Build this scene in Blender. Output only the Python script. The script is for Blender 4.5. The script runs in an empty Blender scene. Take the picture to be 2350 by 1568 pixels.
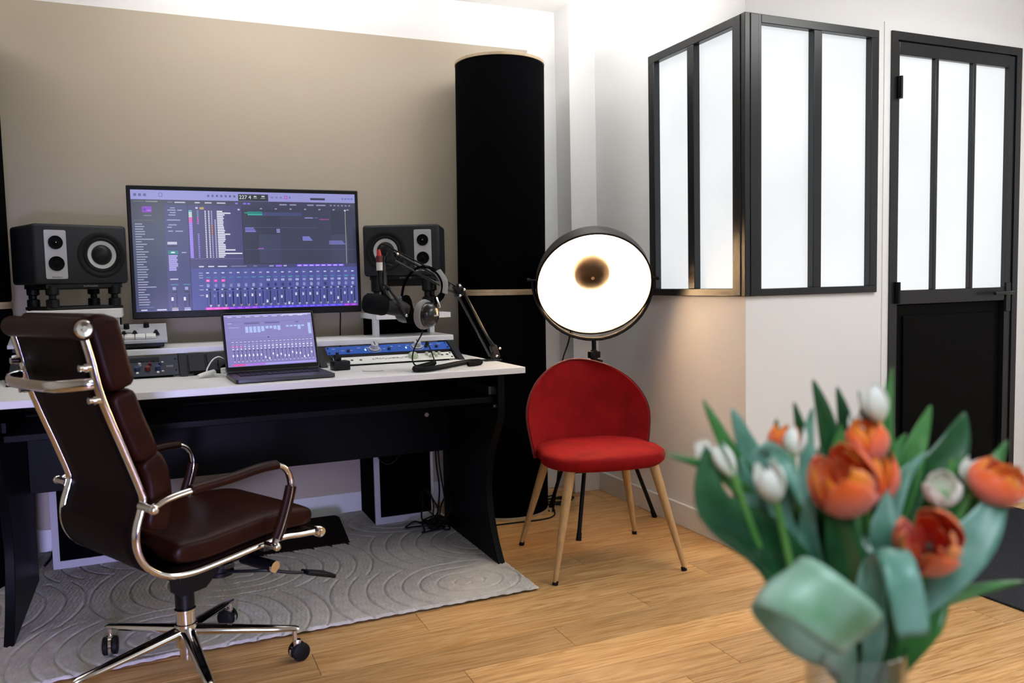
import bpy, bmesh, math, random
from mathutils import Vector, Matrix
rnd = random.Random(7)
C = bpy.context.scene.collection
sc = bpy.context.scene
PI = math.pi

# ------------------------------------------------------------------ camera
cam = bpy.data.cameras.new('camera'); cam_o = bpy.data.objects.new('camera', cam); C.objects.link(cam_o)
R_ = Vector((0.91584073, -0.40096821, -0.02145332)); U_ = Vector((0.04839598, 0.05718654, 0.99718982)); F_ = Vector((0.39861457, 0.91430531, -0.07177902))
m = Matrix.Identity(4)
for i in range(3):
    m[i][0] = R_[i]; m[i][1] = U_[i]; m[i][2] = -F_[i]
m[2][3] = 1.08
cam_o.matrix_world = m
cam.sensor_width = 36; cam.lens = 29.0246; cam.clip_start = .05
cam.dof.use_dof = True; cam.dof.focus_distance = 3.1; cam.dof.aperture_fstop = 3.0
sc.camera = cam_o
# ------------------------------------------------------------------ world, exposure
w = bpy.data.worlds.new('world'); sc.world = w; w.use_nodes = True
w.node_tree.nodes['Background'].inputs[0].default_value = (.75, .85, 1, 1)
w.node_tree.nodes['Background'].inputs[1].default_value = .3
sc.view_settings.view_transform = 'Standard'; sc.view_settings.look = 'None'
sc.view_settings.exposure = 0.0; sc.view_settings.gamma = 1.0; sc.view_settings.use_curve_mapping = False
sc.cycles.max_bounces = 10; sc.cycles.diffuse_bounces = 5; sc.cycles.glossy_bounces = 4; sc.cycles.transmission_bounces = 8
sc.cycles.sample_clamp_indirect = 40.0; sc.cycles.caustics_reflective = False; sc.cycles.caustics_refractive = False
sc.cycles.use_denoising = True
# ------------------------------------------------------------------ large lights
def area(name, loc, target, sx, sy, power, col, spread=180):
    l = bpy.data.lights.new(name, 'AREA'); l.shape = 'RECTANGLE'; l.size = sx; l.size_y = sy
    l.energy = power; l.color = col; l.spread = math.radians(spread)
    o = bpy.data.objects.new(name, l); C.objects.link(o); o.location = loc
    d = Vector(target) - Vector(loc)
    o.rotation_euler = d.to_track_quat('-Z', 'Y').to_euler()
    return o
area('ceiling_wash_right', (1.75, 3.05, 2.20), (1.78, 3.1, 3), .5, .5, 12, (1, 1, .99))
area('ceiling_wash_left', (-.95, 3.0, 2.20), (-.95, 3.05, 3), .5, .5, 9, (1, .99, .97))
area('ceiling_wash_middle', (.5, 3.4, 2.27), (.5, 3.4, 3), 1.1, .2, 11, (1, .99, .97))
area('ceiling_wash_front', (3.0, 1.5, 2.2), (3.0, 1.5, 3), .6, .6, 16, (1, .99, .97))  # unseen uplight added to brighten the upper right wall
area('ceiling_panel', (2.7, .9, 2.43), (2.7, .9, 0), 1.6, 1.6, 31, (.98, .99, 1))
area('rear_daylight', (3.2, -1.7, 1.6), (2.2, 2.5, 1.2), 2.0, 1.6, 13, (.86, .94, 1))
area('bouquet_fill', (.2, -.12, 1.62), (.72, .72, .8), .6, .6, 11, (.76, .90, 1))  # added cool fill just above the camera, brightens the tulips; no window there
area('low_daylight', (-.15, -.5, .5), (-.25, 3.0, .0), .35, .35, 8, (.52, .50, 1), 50)

# ------------------------------------------------------------------ materials
def lin(c):
    return tuple((x / 12.92 if x <= .04045 else ((x + .055) / 1.055) ** 2.4) for x in (v / 255 for v in c))
MATS = {}
def mat(name, col, rough=.5, metal=0, bump=0, bscale=200, spec=.5, sheen=0, coat=0, emis=None, estr=0, var=0, vscale=6, stretch=(1, 1, 1)):
    if name in MATS: return MATS[name]
    M = bpy.data.materials.new(name); M.use_nodes = True; nt = M.node_tree; b = nt.nodes['Principled BSDF']
    b.inputs['Base Color'].default_value = (*col, 1); b.inputs['Roughness'].default_value = rough; b.inputs['Metallic'].default_value = metal
    b.inputs['Specular IOR Level'].default_value = spec
    if sheen:
        b.inputs['Sheen Weight'].default_value = sheen; b.inputs['Sheen Roughness'].default_value = .35
        b.inputs['Sheen Tint'].default_value = (*[min(1, c * 3 + .05) for c in col], 1)
    if coat: b.inputs['Coat Weight'].default_value = coat
    if emis: b.inputs['Emission Color'].default_value = (*emis, 1); b.inputs['Emission Strength'].default_value = estr
    if bump or var:
        tc = nt.nodes.new('ShaderNodeTexCoord'); mp = nt.nodes.new('ShaderNodeMapping'); nt.links.new(tc.outputs['Object'], mp.inputs[0])
        mp.inputs['Scale'].default_value = stretch
    if bump:
        n = nt.nodes.new('ShaderNodeTexNoise'); n.inputs['Scale'].default_value = bscale; n.inputs['Detail'].default_value = 3
        nt.links.new(mp.outputs[0], n.inputs['Vector'])
        bp = nt.nodes.new('ShaderNodeBump'); bp.inputs['Strength'].default_value = bump; bp.inputs['Distance'].default_value = .002
        nt.links.new(n.outputs[0], bp.inputs['Height']); nt.links.new(bp.outputs[0], b.inputs['Normal'])
    if var:
        n2 = nt.nodes.new('ShaderNodeTexNoise'); n2.inputs['Scale'].default_value = vscale; n2.inputs['Detail'].default_value = 4
        nt.links.new(mp.outputs[0], n2.inputs['Vector'])
        r = nt.nodes.new('ShaderNodeValToRGB'); r.color_ramp.elements[0].position = .3; r.color_ramp.elements[1].position = .7
        r.color_ramp.elements[0].color = (*[c * (1 - var) for c in col], 1); r.color_ramp.elements[1].color = (*[min(1, c * (1 + var)) for c in col], 1)
        nt.links.new(n2.outputs[0], r.inputs[0]); nt.links.new(r.outputs[0], b.inputs['Base Color'])
    MATS[name] = M
    return M
white_wall = mat('white_wall_paint', (.80, .80, .80), .7, bump=.08, bscale=350)
beige_wall = mat('beige_wall_paint', (.47, .405, .32), .75, bump=.08, bscale=350)
ceil_m = mat('ceiling_paint', (.86, .86, .85), .8, bump=.05, bscale=300)
skirt_m = mat('skirting_paint', (.78, .77, .76), .45, bump=.02, bscale=100)
black_steel = mat('black_steel', (.008, .009, .011), .30, spec=.5, bump=.03, bscale=500)
black_panel = mat('black_door_panel', (.002, .002, .002), .5, bump=.03, bscale=500, spec=.06)
black_plastic = mat('black_plastic', (.004, .004, .0045), .4, spec=.22, bump=.05, bscale=600)
black_lacq = mat('black_melamine', (.002, .0022, .003), .42, spec=.08, bump=.04, bscale=400)
black_fabric = mat('black_fabric', (.0018, .0018, .0024), .95, bump=.5, bscale=700, spec=.02)
grey_plastic = mat('charcoal_plastic', (.012, .014, .017), .5, spec=.25, bump=.05, bscale=500)
desk_white = mat('white_melamine', (.78, .78, .785), .35, bump=.03, bscale=300, var=.03, vscale=5, stretch=(1, 6, 6))
chrome = mat('chrome', (.80, .78, .76), .1, 1)
steel = mat('brushed_steel', (.55, .54, .53), .3, 1, bump=.03, bscale=400)
leather = mat('brown_leather', (.020, .0052, .0026), .36, spec=.10, bump=.22, bscale=260, var=.25, vscale=14)
leather_dark = mat('dark_brown_sling', (.0065, .0028, .0024), .5, spec=.05, bump=.2, bscale=320, var=.2, vscale=12)
velvet = mat('red_velvet', (.25, .0065, .008), .85, bump=.15, bscale=120, sheen=.08, var=.22, vscale=9, spec=.1)
beech = mat('beech_wood_print', (.47, .29, .125), .45, var=.14, vscale=16, stretch=(6, 6, .6), bump=.04, bscale=60)
pale_wood = mat('pale_wood_ring', (.44, .33, .21), .55, var=.15, vscale=20)
rubber = mat('black_rubber', (.004, .004, .004), .6, spec=.2, bump=.05, bscale=300)
white_plastic = mat('white_plastic', (.72, .72, .70), .35, bump=.02, bscale=300)
silver_plastic = mat('silver_plastic', (.40, .41, .44), .38, bump=.04, bscale=500)
silver_panel = mat('silver_front_panel', (.36, .36, .38), .4, bump=.04, bscale=500)
cone_grey = mat('grey_speaker_cone', (.42, .42, .42), .6, bump=.05, bscale=300)
velour = mat('grey_velour', (.24, .235, .235), .95, bump=.6, bscale=900, sheen=.4)
blue_panel = mat('blue_rack_panel', (.015, .085, .42), .35, bump=.03, bscale=300)
navy_panel = mat('navy_rack_panel', (.014, .018, .034), .4, bump=.03, bscale=300)
grey_frame = mat('pale_grey_cabinet_edge', (.40, .39, .42), .5, bump=.04, bscale=300)
rug_m = mat('cream_wool', (.55, .52, .475), .95, bump=.9, bscale=420, var=.10, vscale=30, spec=.1)
carpet_m = mat('charcoal_carpet', (.030, .031, .036), .95, bump=.9, bscale=520, var=.4, vscale=260, spec=.1)
dark_brown = mat('dark_brown_rubber', (.006, .004, .0035), .55, spec=.1, bump=.08, bscale=300)
lamp_black = mat('matt_black_lamp', (.005, .0045, .004), .45, spec=.2, bump=.03, bscale=400)
lamp_grey = mat('gunmetal_lamp_shell', (.045, .040, .038), .4, bump=.03, bscale=400)
lamp_in = mat('cream_white_enamel', (.86, .82, .74), .35, bump=.02, bscale=200)
lamp_cap = mat('bronze_reflector_cap', (.035, .018, .007), .35, .0, bump=.03, bscale=300)
red_plastic = mat('red_plastic', (.50, .02, .015), .4, bump=.03, bscale=300)
dark_red = mat('dark_red_plastic', (.12, .008, .008), .4, bump=.03, bscale=300)
print_white = mat('white_print', (.62, .62, .62), .5)
print_grey = mat('grey_print', (.22, .22, .23), .5)
print_dark = mat('dark_print', (.03, .03, .035), .5)
pale_green = mat('pale_green_knob', (.42, .47, .36), .4, bump=.02, bscale=200)
navy_knob = mat('navy_knob', (.02, .035, .10), .4, bump=.02, bscale=200)
aluminium_dark = mat('space_grey_aluminium', (.055, .055, .062), .38, .7, bump=.02, bscale=500)
bulb_m = mat('lamp_bulb_glass', (1, .9, .7), .3, emis=(1, .72, .40), estr=18)
table_m = mat('white_table_lacquer', (.62, .61, .59), .4, bump=.02, bscale=200)

def floor_mat():
    M = bpy.data.materials.new('oak_plank'); M.use_nodes = True; nt = M.node_tree; b = nt.nodes['Principled BSDF']
    N = nt.nodes.new; L = nt.links.new
    tc = N('ShaderNodeTexCoord'); oi = N('ShaderNodeObjectInfo')
    off = N('ShaderNodeVectorMath'); off.operation = 'SCALE'; off.inputs[0].default_value = (31, 17, 23); L(oi.outputs['Random'], off.inputs['Scale'])
    add = N('ShaderNodeVectorMath'); add.operation = 'ADD'; L(tc.outputs['Object'], add.inputs[0]); L(off.outputs[0], add.inputs[1])
    mp = N('ShaderNodeMapping'); mp.inputs['Scale'].default_value = (.55, 7, 7); L(add.outputs[0], mp.inputs[0])
    n1 = N('ShaderNodeTexNoise'); n1.inputs['Scale'].default_value = 3.0; n1.inputs['Detail'].default_value = 6; n1.inputs['Distortion'].default_value = 1.3; L(mp.outputs[0], n1.inputs['Vector'])
    wv = N('ShaderNodeMath'); wv.operation = 'SINE'; mu = N('ShaderNodeMath'); mu.operation = 'MULTIPLY'; mu.inputs[1].default_value = 38; L(n1.outputs[0], mu.inputs[0]); L(mu.outputs[0], wv.inputs[0])
    mp2 = N('ShaderNodeMapping'); mp2.inputs['Scale'].default_value = (2.2, 55, 30); L(add.outputs[0], mp2.inputs[0])
    n2 = N('ShaderNodeTexNoise'); n2.inputs['Scale'].default_value = 2.5; n2.inputs['Detail'].default_value = 5; L(mp2.outputs[0], n2.inputs['Vector'])
    mr = N('ShaderNodeMapRange'); mr.inputs[1].default_value = -1; mr.inputs[2].default_value = 1; mr.inputs[3].default_value = .22; mr.inputs[4].default_value = .52; L(wv.outputs[0], mr.inputs[0])
    mx = N('ShaderNodeMath'); mx.operation = 'MULTIPLY_ADD'; mx.inputs[1].default_value = .75; L(n2.outputs[0], mx.inputs[0])
    m2 = N('ShaderNodeMath'); m2.operation = 'MULTIPLY'; m2.inputs[1].default_value = .62; L(mr.outputs[0], m2.inputs[0]); L(m2.outputs[0], mx.inputs[2])
    r = N('ShaderNodeValToRGB'); e = r.color_ramp.elements
    e[0].position = .34; e[0].color = (.32, .138, .036, 1); e[1].position = .78; e[1].color = (.63, .385, .175, 1)
    k = r.color_ramp.elements.new(.54); k.color = (.49, .27, .098, 1)
    L(mx.outputs[0], r.inputs[0])
    # plank to plank tone
    hs = N('ShaderNodeHueSaturation'); L(r.outputs[0], hs.inputs['Color'])
    v = N('ShaderNodeMapRange'); v.inputs[3].default_value = .76; v.inputs[4].default_value = 1.2; L(oi.outputs['Random'], v.inputs[0]); L(v.outputs[0], hs.inputs['Value'])
    # knots
    vo = N('ShaderNodeTexVoronoi'); vo.inputs['Scale'].default_value = 1.0; mp3 = N('ShaderNodeMapping'); mp3.inputs['Scale'].default_value = (1.5, 2.6, 2); L(add.outputs[0], mp3.inputs[0]); L(mp3.outputs[0], vo.inputs['Vector'])
    kr = N('ShaderNodeMapRange'); kr.inputs[1].default_value = .018; kr.inputs[2].default_value = .05; kr.inputs[3].default_value = .25; kr.inputs[4].default_value = 1; L(vo.outputs['Distance'], kr.inputs[0])
    mm = N('ShaderNodeMix'); mm.data_type = 'RGBA'; mm.blend_type = 'MULTIPLY'; mm.inputs[0].default_value = 1
    L(hs.outputs[0], mm.inputs[6]); L(kr.outputs[0], mm.inputs[7]); L(mm.outputs[2], b.inputs['Base Color'])
    b.inputs['Roughness'].default_value = .42; b.inputs['Specular IOR Level'].default_value = .3
    bp = N('ShaderNodeBump'); bp.inputs['Strength'].default_value = .12; bp.inputs['Distance'].default_value = .002; L(n2.outputs[0], bp.inputs['Height']); L(bp.outputs[0], b.inputs['Normal'])
    return M
oak = floor_mat()
def pane_mat():
    # frosted, back-lit glazing of the bright room behind
    M = bpy.data.materials.new('frosted_lit_glass'); M.use_nodes = True; nt = M.node_tree; b = nt.nodes['Principled BSDF']
    b.inputs['Base Color'].default_value = (.22, .23, .235, 1); b.inputs['Roughness'].default_value = .45; b.inputs['Specular IOR Level'].default_value = .2
    tc = nt.nodes.new('ShaderNodeTexCoord'); n = nt.nodes.new('ShaderNodeTexNoise'); n.inputs['Scale'].default_value = 1.6; nt.links.new(tc.outputs['Object'], n.inputs['Vector'])
    mr = nt.nodes.new('ShaderNodeMapRange'); mr.inputs[1].default_value = .3; mr.inputs[2].default_value = .7; mr.inputs[3].default_value = .70; mr.inputs[4].default_value = .84
    nt.links.new(n.outputs[0], mr.inputs[0]); nt.links.new(mr.outputs[0], b.inputs['Emission Strength'])
    b.inputs['Emission Color'].default_value = (.95, .98, 1, 1)
    return M
pane_m = pane_mat()
def glass_mat(name, ior, col=(1, 1, 1)):
    M = bpy.data.materials.new(name); M.use_nodes = True; b = M.node_tree.nodes['Principled BSDF']
    b.inputs['Base Color'].default_value = (*col, 1); b.inputs['Transmission Weight'].default_value = 1; b.inputs['Roughness'].default_value = 0.02; b.inputs['IOR'].default_value = ior
    return M
def thin_glass(name):
    M = bpy.data.materials.new(name); M.use_nodes = True; nt = M.node_tree; nt.nodes.remove(nt.nodes['Principled BSDF']); out = nt.nodes['Material Output']
    t = nt.nodes.new('ShaderNodeBsdfTransparent'); t.inputs[0].default_value = (.93, .95, .95, 1)
    g = nt.nodes.new('ShaderNodeBsdfGlossy'); g.inputs['Roughness'].default_value = .03
    lw = nt.nodes.new('ShaderNodeLayerWeight'); lw.inputs[0].default_value = .25; mx = nt.nodes.new('ShaderNodeMixShader')
    nt.links.new(lw.outputs['Facing'], mx.inputs[0]); nt.links.new(t.outputs[0], mx.inputs[1]); nt.links.new(g.outputs[0], mx.inputs[2]); nt.links.new(mx.outputs[0], out.inputs[0]); return M
vase_glass = thin_glass('clear_vase_glass'); water_m = glass_mat('vase_water', 1.1, (.93, .97, .94))
def leaf_mat(name, c0, c1, rough):
    M = bpy.data.materials.new(name); M.use_nodes = True; nt = M.node_tree; b = nt.nodes['Principled BSDF']
    tc = nt.nodes.new('ShaderNodeTexCoord'); n = nt.nodes.new('ShaderNodeTexNoise'); n.inputs['Scale'].default_value = 18; nt.links.new(tc.outputs['Object'], n.inputs['Vector'])
    r = nt.nodes.new('ShaderNodeValToRGB'); r.color_ramp.elements[0].position = .35; r.color_ramp.elements[1].position = .65
    r.color_ramp.elements[0].color = (*c0, 1); r.color_ramp.elements[1].color = (*c1, 1)
    nt.links.new(n.outputs[0], r.inputs[0]); nt.links.new(r.outputs[0], b.inputs['Base Color'])
    b.inputs['Roughness'].default_value = rough; b.inputs['Subsurface Weight'].default_value = .0
    return M
LEAF = {'d': leaf_mat('dark_green_leaf', (.008, .052, .018), (.026, .115, .038), .24), 'b': leaf_mat('bright_green_leaf', (.03, .15, .032), (.075, .26, .06), .33),
        'g': leaf_mat('glaucous_leaf', (.075, .23, .15), (.25, .47, .40), .30), 'p': leaf_mat('pale_green_leaf', (.19, .40, .22), (.44, .66, .56), .36)}
stem_m = leaf_mat('tulip_stem', (.08, .25, .05), (.16, .36, .09), .4)
def petal_mat(name, base, mid, tip):
    M = bpy.data.materials.new(name); M.use_nodes = True; nt = M.node_tree; b = nt.nodes['Principled BSDF']
    at = nt.nodes.new('ShaderNodeAttribute'); at.attribute_name = 'uvp'
    n = nt.nodes.new('ShaderNodeTexNoise'); n.inputs['Scale'].default_value = 60
    ad = nt.nodes.new('ShaderNodeMath'); ad.operation = 'MULTIPLY_ADD'; ad.inputs[1].default_value = .35; nt.links.new(n.outputs[0], ad.inputs[0]); nt.links.new(at.outputs['Fac'], ad.inputs[2])
    r = nt.nodes.new('ShaderNodeValToRGB'); e = r.color_ramp.elements; e[0].position = .2; e[0].color = (*base, 1); e[1].position = 1.15 if False else 1.0; e[1].color = (*tip, 1)
    k = e.new(.6); k.color = (*mid, 1)
    nt.links.new(ad.outputs[0], r.inputs[0]); nt.links.new(r.outputs[0], b.inputs['Base Color']); b.inputs['Roughness'].default_value = .5
    b.inputs['Sheen Weight'].default_value = .2
    return M
petal_o = petal_mat('orange_petal', (.85, .13, .10), (.88, .085, .015), (.95, .24, .012))
petal_pk = petal_mat('pink_orange_petal', (.80, .24, .24), (.86, .20, .15), (.93, .13, .015))
petal_w = petal_mat('white_petal', (.62, .66, .46), (.86, .85, .76), (.90, .89, .84))

# ------------------------------------------------------------------ mesh helpers
def orient(axis):
    return Vector(axis).normalized().to_track_quat('Z', 'Y').to_matrix()
def cr(pts, n):
    """Catmull-Rom through pts"""
    P = [Vector(p) for p in pts]; out = []
    for i in range(len(P) - 1):
        p0 = P[max(i - 1, 0)]; p1 = P[i]; p2 = P[i + 1]; p3 = P[min(i + 2, len(P) - 1)]
        for k in range(n):
            t = k / n
            out.append(.5 * ((2 * p1) + (p2 - p0) * t + (2 * p0 - 5 * p1 + 4 * p2 - p3) * t * t + (3 * p1 - p0 - 3 * p2 + p3) * t ** 3))
    out.append(P[-1]); return out
class G:
    def __init__(s): s.v = []; s.f = []
    def add(s, vs, fs):
        o = len(s.v); s.v += [tuple(v) for v in vs]; s.f += [tuple(i + o for i in f) for f in fs]; return s
    def box(s, c, d, rot=None, bev=0, seg=2):
        bm = bmesh.new(); bmesh.ops.create_cube(bm, size=1)
        for v in bm.verts: v.co = Vector((v.co.x * d[0], v.co.y * d[1], v.co.z * d[2]))
        if bev: bmesh.ops.bevel(bm, geom=bm.edges[:], offset=bev, segments=seg, profile=.5, affect='EDGES')
        c = Vector(c); bm.verts.ensure_lookup_table()
        vs = [((rot @ v.co) if rot else v.co) + c for v in bm.verts]
        fs = [[v.index for v in f.verts] for f in bm.faces]
        bm.free(); return s.add(vs, fs)
    def bx(s, x0, x1, y0, y1, z0, z1, bev=0):
        return s.box(((x0 + x1) / 2, (y0 + y1) / 2, (z0 + z1) / 2), (x1 - x0, y1 - y0, z1 - z0), None, bev)
    def cyl(s, p0, p1, r0, r1=None, n=20, caps=True):
        r1 = r0 if r1 is None else r1; p0 = Vector(p0); p1 = Vector(p1); R = orient(p1 - p0); vs = []
        for p, r in ((p0, r0), (p1, r1)):
            vs += [p + R @ Vector((r * math.cos(2 * PI * i / n), r * math.sin(2 * PI * i / n), 0)) for i in range(n)]
        fs = [(i, (i + 1) % n, n + (i + 1) % n, n + i) for i in range(n)]
        if caps: fs += [tuple(range(n - 1, -1, -1)), tuple(range(n, 2 * n))]
        return s.add(vs, fs)
    def tube(s, pts, r, n=10, sm=6, caps=True, flat=None):
        P = cr(pts, sm) if sm else [Vector(p) for p in pts]; m = len(P); vs = []; up = None
        for i, p in enumerate(P):
            t = (P[min(i + 1, m - 1)] - P[max(i - 1, 0)]).normalized()
            if up is None:
                up = Vector((0, 0, 1)) if abs(t.z) < .9 else Vector((1, 0, 0))
            a = t.cross(up);
            if a.length < 1e-5: a = t.cross(Vector((1, .3, 0)))
            a.normalize(); up = a.cross(t).normalized()
            rr = r(i / (m - 1)) if callable(r) else r
            for k in range(n):
                th = 2 * PI * k / n; ca, sa = math.cos(th), math.sin(th)
                if flat: vs.append(p + a * (flat[0] * ca) + up * (flat[1] * sa))
                else: vs.append(p + a * (rr * ca) + up * (rr * sa))
        fs = [(i * n + k, i * n + (k + 1) % n, (i + 1) * n + (k + 1) % n, (i + 1) * n + k) for i in range(m - 1) for k in range(n)]
        if caps: fs += [tuple(range(n - 1, -1, -1)), tuple(range((m - 1) * n, m * n))]
        return s.add(vs, fs)
    def lathe(s, prof, n=32, o=(0, 0, 0), axis=(0, 0, 1)):
        R = orient(axis); o = Vector(o); vs = []; m = len(prof)
        for r, z in prof:
            vs += [o + R @ Vector((r * math.cos(2 * PI * i / n), r * math.sin(2 * PI * i / n), z)) for i in range(n)]
        fs = [(j * n + i, j * n + (i + 1) % n, (j + 1) * n + (i + 1) % n, (j + 1) * n + i) for j in range(m - 1) for i in range(n)]
        return s.add(vs, fs)
    def grid(s, fn, nu, nv, closed_u=False):
        vs = [fn(i / nu, j / nv) for j in range(nv + 1) for i in range(nu + 1)]
        fs = [(j * (nu + 1) + i, j * (nu + 1) + i + 1, (j + 1) * (nu + 1) + i + 1, (j + 1) * (nu + 1) + i) for j in range(nv) for i in range(nu)]
        return s.add(vs, fs)
    def prism(s, poly, axis, a, b):
        """extrude a 2D outline along axis x/y/z from a to b"""
        n = len(poly)
        def mk(p, t): return {'x': (t, p[0], p[1]), 'y': (p[0], t, p[1]), 'z': (p[0], p[1], t)}[axis]
        vs = [mk(p, a) for p in poly] + [mk(p, b) for p in poly]
        fs = [(i, (i + 1) % n, n + (i + 1) % n, n + i) for i in range(n)] + [tuple(range(n - 1, -1, -1)), tuple(range(n, 2 * n))]
        return s.add(vs, fs)
    def ball(s, c, r, nu=20, nv=12, sc=(1, 1, 1)):
        return s.lathe([(r * math.sin(PI * j / nv) * 1.0 + 1e-5, -r * math.cos(PI * j / nv) * sc[2]) for j in range(nv + 1)], nu, c)
    def xf(s, M, t=(0, 0, 0)):
        t = Vector(t); s.v = [tuple(M @ Vector(v) + t) for v in s.v]; return s
def obj(name, g, m, parent=None, smooth=40, bev=0, loc=None, solid=0):
    me = bpy.data.meshes.new(name); me.from_pydata(g.v, [], g.f)
    bm = bmesh.new(); bm.from_mesh(me); bmesh.ops.remove_doubles(bm, verts=bm.verts, dist=1e-6); bmesh.ops.recalc_face_normals(bm, faces=bm.faces); bm.to_mesh(me); bm.free()
    me.materials.append(m)
    if smooth:
        for p in me.polygons: p.use_smooth = True
        me.set_sharp_from_angle(angle=math.radians(smooth))
    o = bpy.data.objects.new(name, me); C.objects.link(o)
    if parent: o.parent = parent
    if loc: o.location = loc
    if bev:
        b = o.modifiers.new('edge', 'BEVEL'); b.width = bev; b.segments = 2; b.limit_method = 'ANGLE'; b.angle_limit = math.radians(50)
    if solid:
        b = o.modifiers.new('thickness', 'SOLIDIFY'); b.thickness = solid; b.offset = 0
    return o
def thing(name, label, cat, loc=(0, 0, 0), rotz=0, group=None):
    o = bpy.data.objects.new(name, None); C.objects.link(o); o.location = loc; o.rotation_euler = (0, 0, rotz); o.empty_display_size = .05
    o['label'] = label; o['category'] = cat
    if group: o['group'] = group
    return o
def tag(o, label, cat, group=None):
    o['label'] = label; o['category'] = cat
    if group: o['group'] = group
    return o
def struct(o, label):
    o['kind'] = 'structure'; o['label'] = label; return o
def copy_tree(o, parent=None):
    c = o.copy(); C.objects.link(c)
    if parent: c.parent = parent
    for ch in list(o.children): copy_tree(ch, c)
    return c
def text(body, size, m, parent, loc, rot=(PI / 2, 0, 0), align='CENTER', name='lettering', depth=.0003):
    cu = bpy.data.curves.new('text', 'FONT'); cu.body = body; cu.size = size; cu.align_x = align; cu.align_y = 'CENTER'; cu.extrude = depth; cu.resolution_u = 3
    t = bpy.data.objects.new('text_tmp', cu); me = bpy.data.meshes.new_from_object(t); bpy.data.objects.remove(t)
    me.name = name; me.materials.clear(); me.materials.append(m)
    o = bpy.data.objects.new(name, me); C.objects.link(o); o.parent = parent; o.location = loc; o.rotation_euler = rot
    return o
def rounded(x0, x1, y0, y1, r, n=5):
    out = []
    for cx, cy, a0 in ((x1 - r, y1 - r, 0), (x0 + r, y1 - r, 90), (x0 + r, y0 + r, 180), (x1 - r, y0 + r, 270)):
        for i in range(n + 1):
            a = math.radians(a0 + 90 * i / n); out.append((cx + r * math.cos(a), cy + r * math.sin(a)))
    return out

# ================================================================== ROOM
WY, PX, PY, FY, SX = 3.84, 1.946, 3.687, 2.544, 2.09      # back wall, pilaster, partition faces
CEIL = 2.44
floor = struct(obj('floor', G().bx(-2.6, 4.4, -2.0, 4.0, -.06, -.012), mat('floor_bed', (.08, .05, .03), .8, bump=.1)), 'oak plank floor of the studio')
def plank_mesh(L, W):
    g = G().box((0, 0, -.006), (L - .0014, W - .0012, .012), None, .0006, 1)
    me = bpy.data.meshes.new('plank'); me.from_pydata(g.v, [], g.f); me.materials.append(oak); return me
PL, PW = 1.08, .1495
pm = plank_mesh(PL, PW)
row_off = {2: .747, 1: .385, 0: 1.107, -1: .752, -2: 1.47, 4: 1.466, 5: 1.842, 3: 1.107}
for row in range(-14, 12):
    y0 = 2.11 + row * .15
    off = row_off.get(row, rnd.choice((.385, .745, 1.105)) + rnd.choice((0, .18)))
    x = off - PL * 4
    while x < 4.4:
        xc = x + PL / 2
        if xc + PL / 2 > -1.9 and y0 + .075 < 3.95 and (y0 > -.1 or abs(xc) < 3):
            cx0, cx1 = x, x + PL
            if (cx0 > 2.2 and y0 > 2.56) or y0 + .15 < -.2:
                x += PL; continue
            o = bpy.data.objects.new('plank', pm); C.objects.link(o); o.parent = floor; o.location = (xc, y0 + .075, 0)
        x += PL
# walls
def wall_with_hole(axis, at, th, a0, a1, z0, z1, holes):
    g = G(); cuts = sorted(set([a0, a1] + [h for ho in holes for h in ho[:2]]))
    for c0, c1 in zip(cuts, cuts[1:]):
        zs = [(z0, z1)]
        for h in holes:
            if h[0] <= c0 and c1 <= h[1]: zs = [z for z in ((z0, h[2]), (h[3], z1)) if z[1] - z[0] > 1e-4]
        for b0, b1 in zs:
            if axis == 'y': g.bx(c0, c1, at, at + th, b0, b1)
            else: g.bx(at, at + th, c0, c1, b0, b1)
    return g
wb = struct(obj('wall_back', G().bx(-2.5, 2.2, WY, WY + .12, 0, CEIL), white_wall), 'white back wall with a large beige painted field behind the desk')
obj('paint_panel', G().bx(-2.3, 1.79, WY - .002, WY, .0, 2.238), beige_wall, wb)
struct(obj('trim_1', G().bx(PX, SX + .12, PY, WY + .02, 0, CEIL), white_wall), 'white square pilaster in the corner behind the floor lamp')
WIN = (1.006, 2.066)
ws = struct(obj('wall_side', wall_with_hole('x', SX, .12, FY + .12, 3.70, 0, CEIL, [(FY + .12, 3.188, WIN[0], WIN[1])]), white_wall), 'white partition wall behind the red chair, under the corner glazing')
wf = struct(obj('wall_front', wall_with_hole('y', FY, .12, SX, 4.35, 0, CEIL, [(SX, 2.757, WIN[0], WIN[1]), (2.829, 3.623, 0, 2.073)]), white_wall), 'white wall holding the frosted window and the black door')
struct(obj('wall_left', G().bx(-2.62, -2.5, -2, 3.96, 0, CEIL), white_wall), 'white left wall outside the view')
struct(obj('wall_right', G().bx(4.3, 4.42, -2, 2.66, 0, CEIL), white_wall), 'white right wall outside the view')
struct(obj('wall_rear', wall_with_hole('y', -2.0, .1, -2.5, 4.3, 0, CEIL, [(.2, 3.0, .7, 2.3)]), white_wall), 'white rear wall behind the viewpoint with a wide window opening')
struct(obj('ceiling', G().bx(-2.6, 4.4, -2, 4.0, CEIL, CEIL + .1), ceil_m), 'white ceiling')
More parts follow.
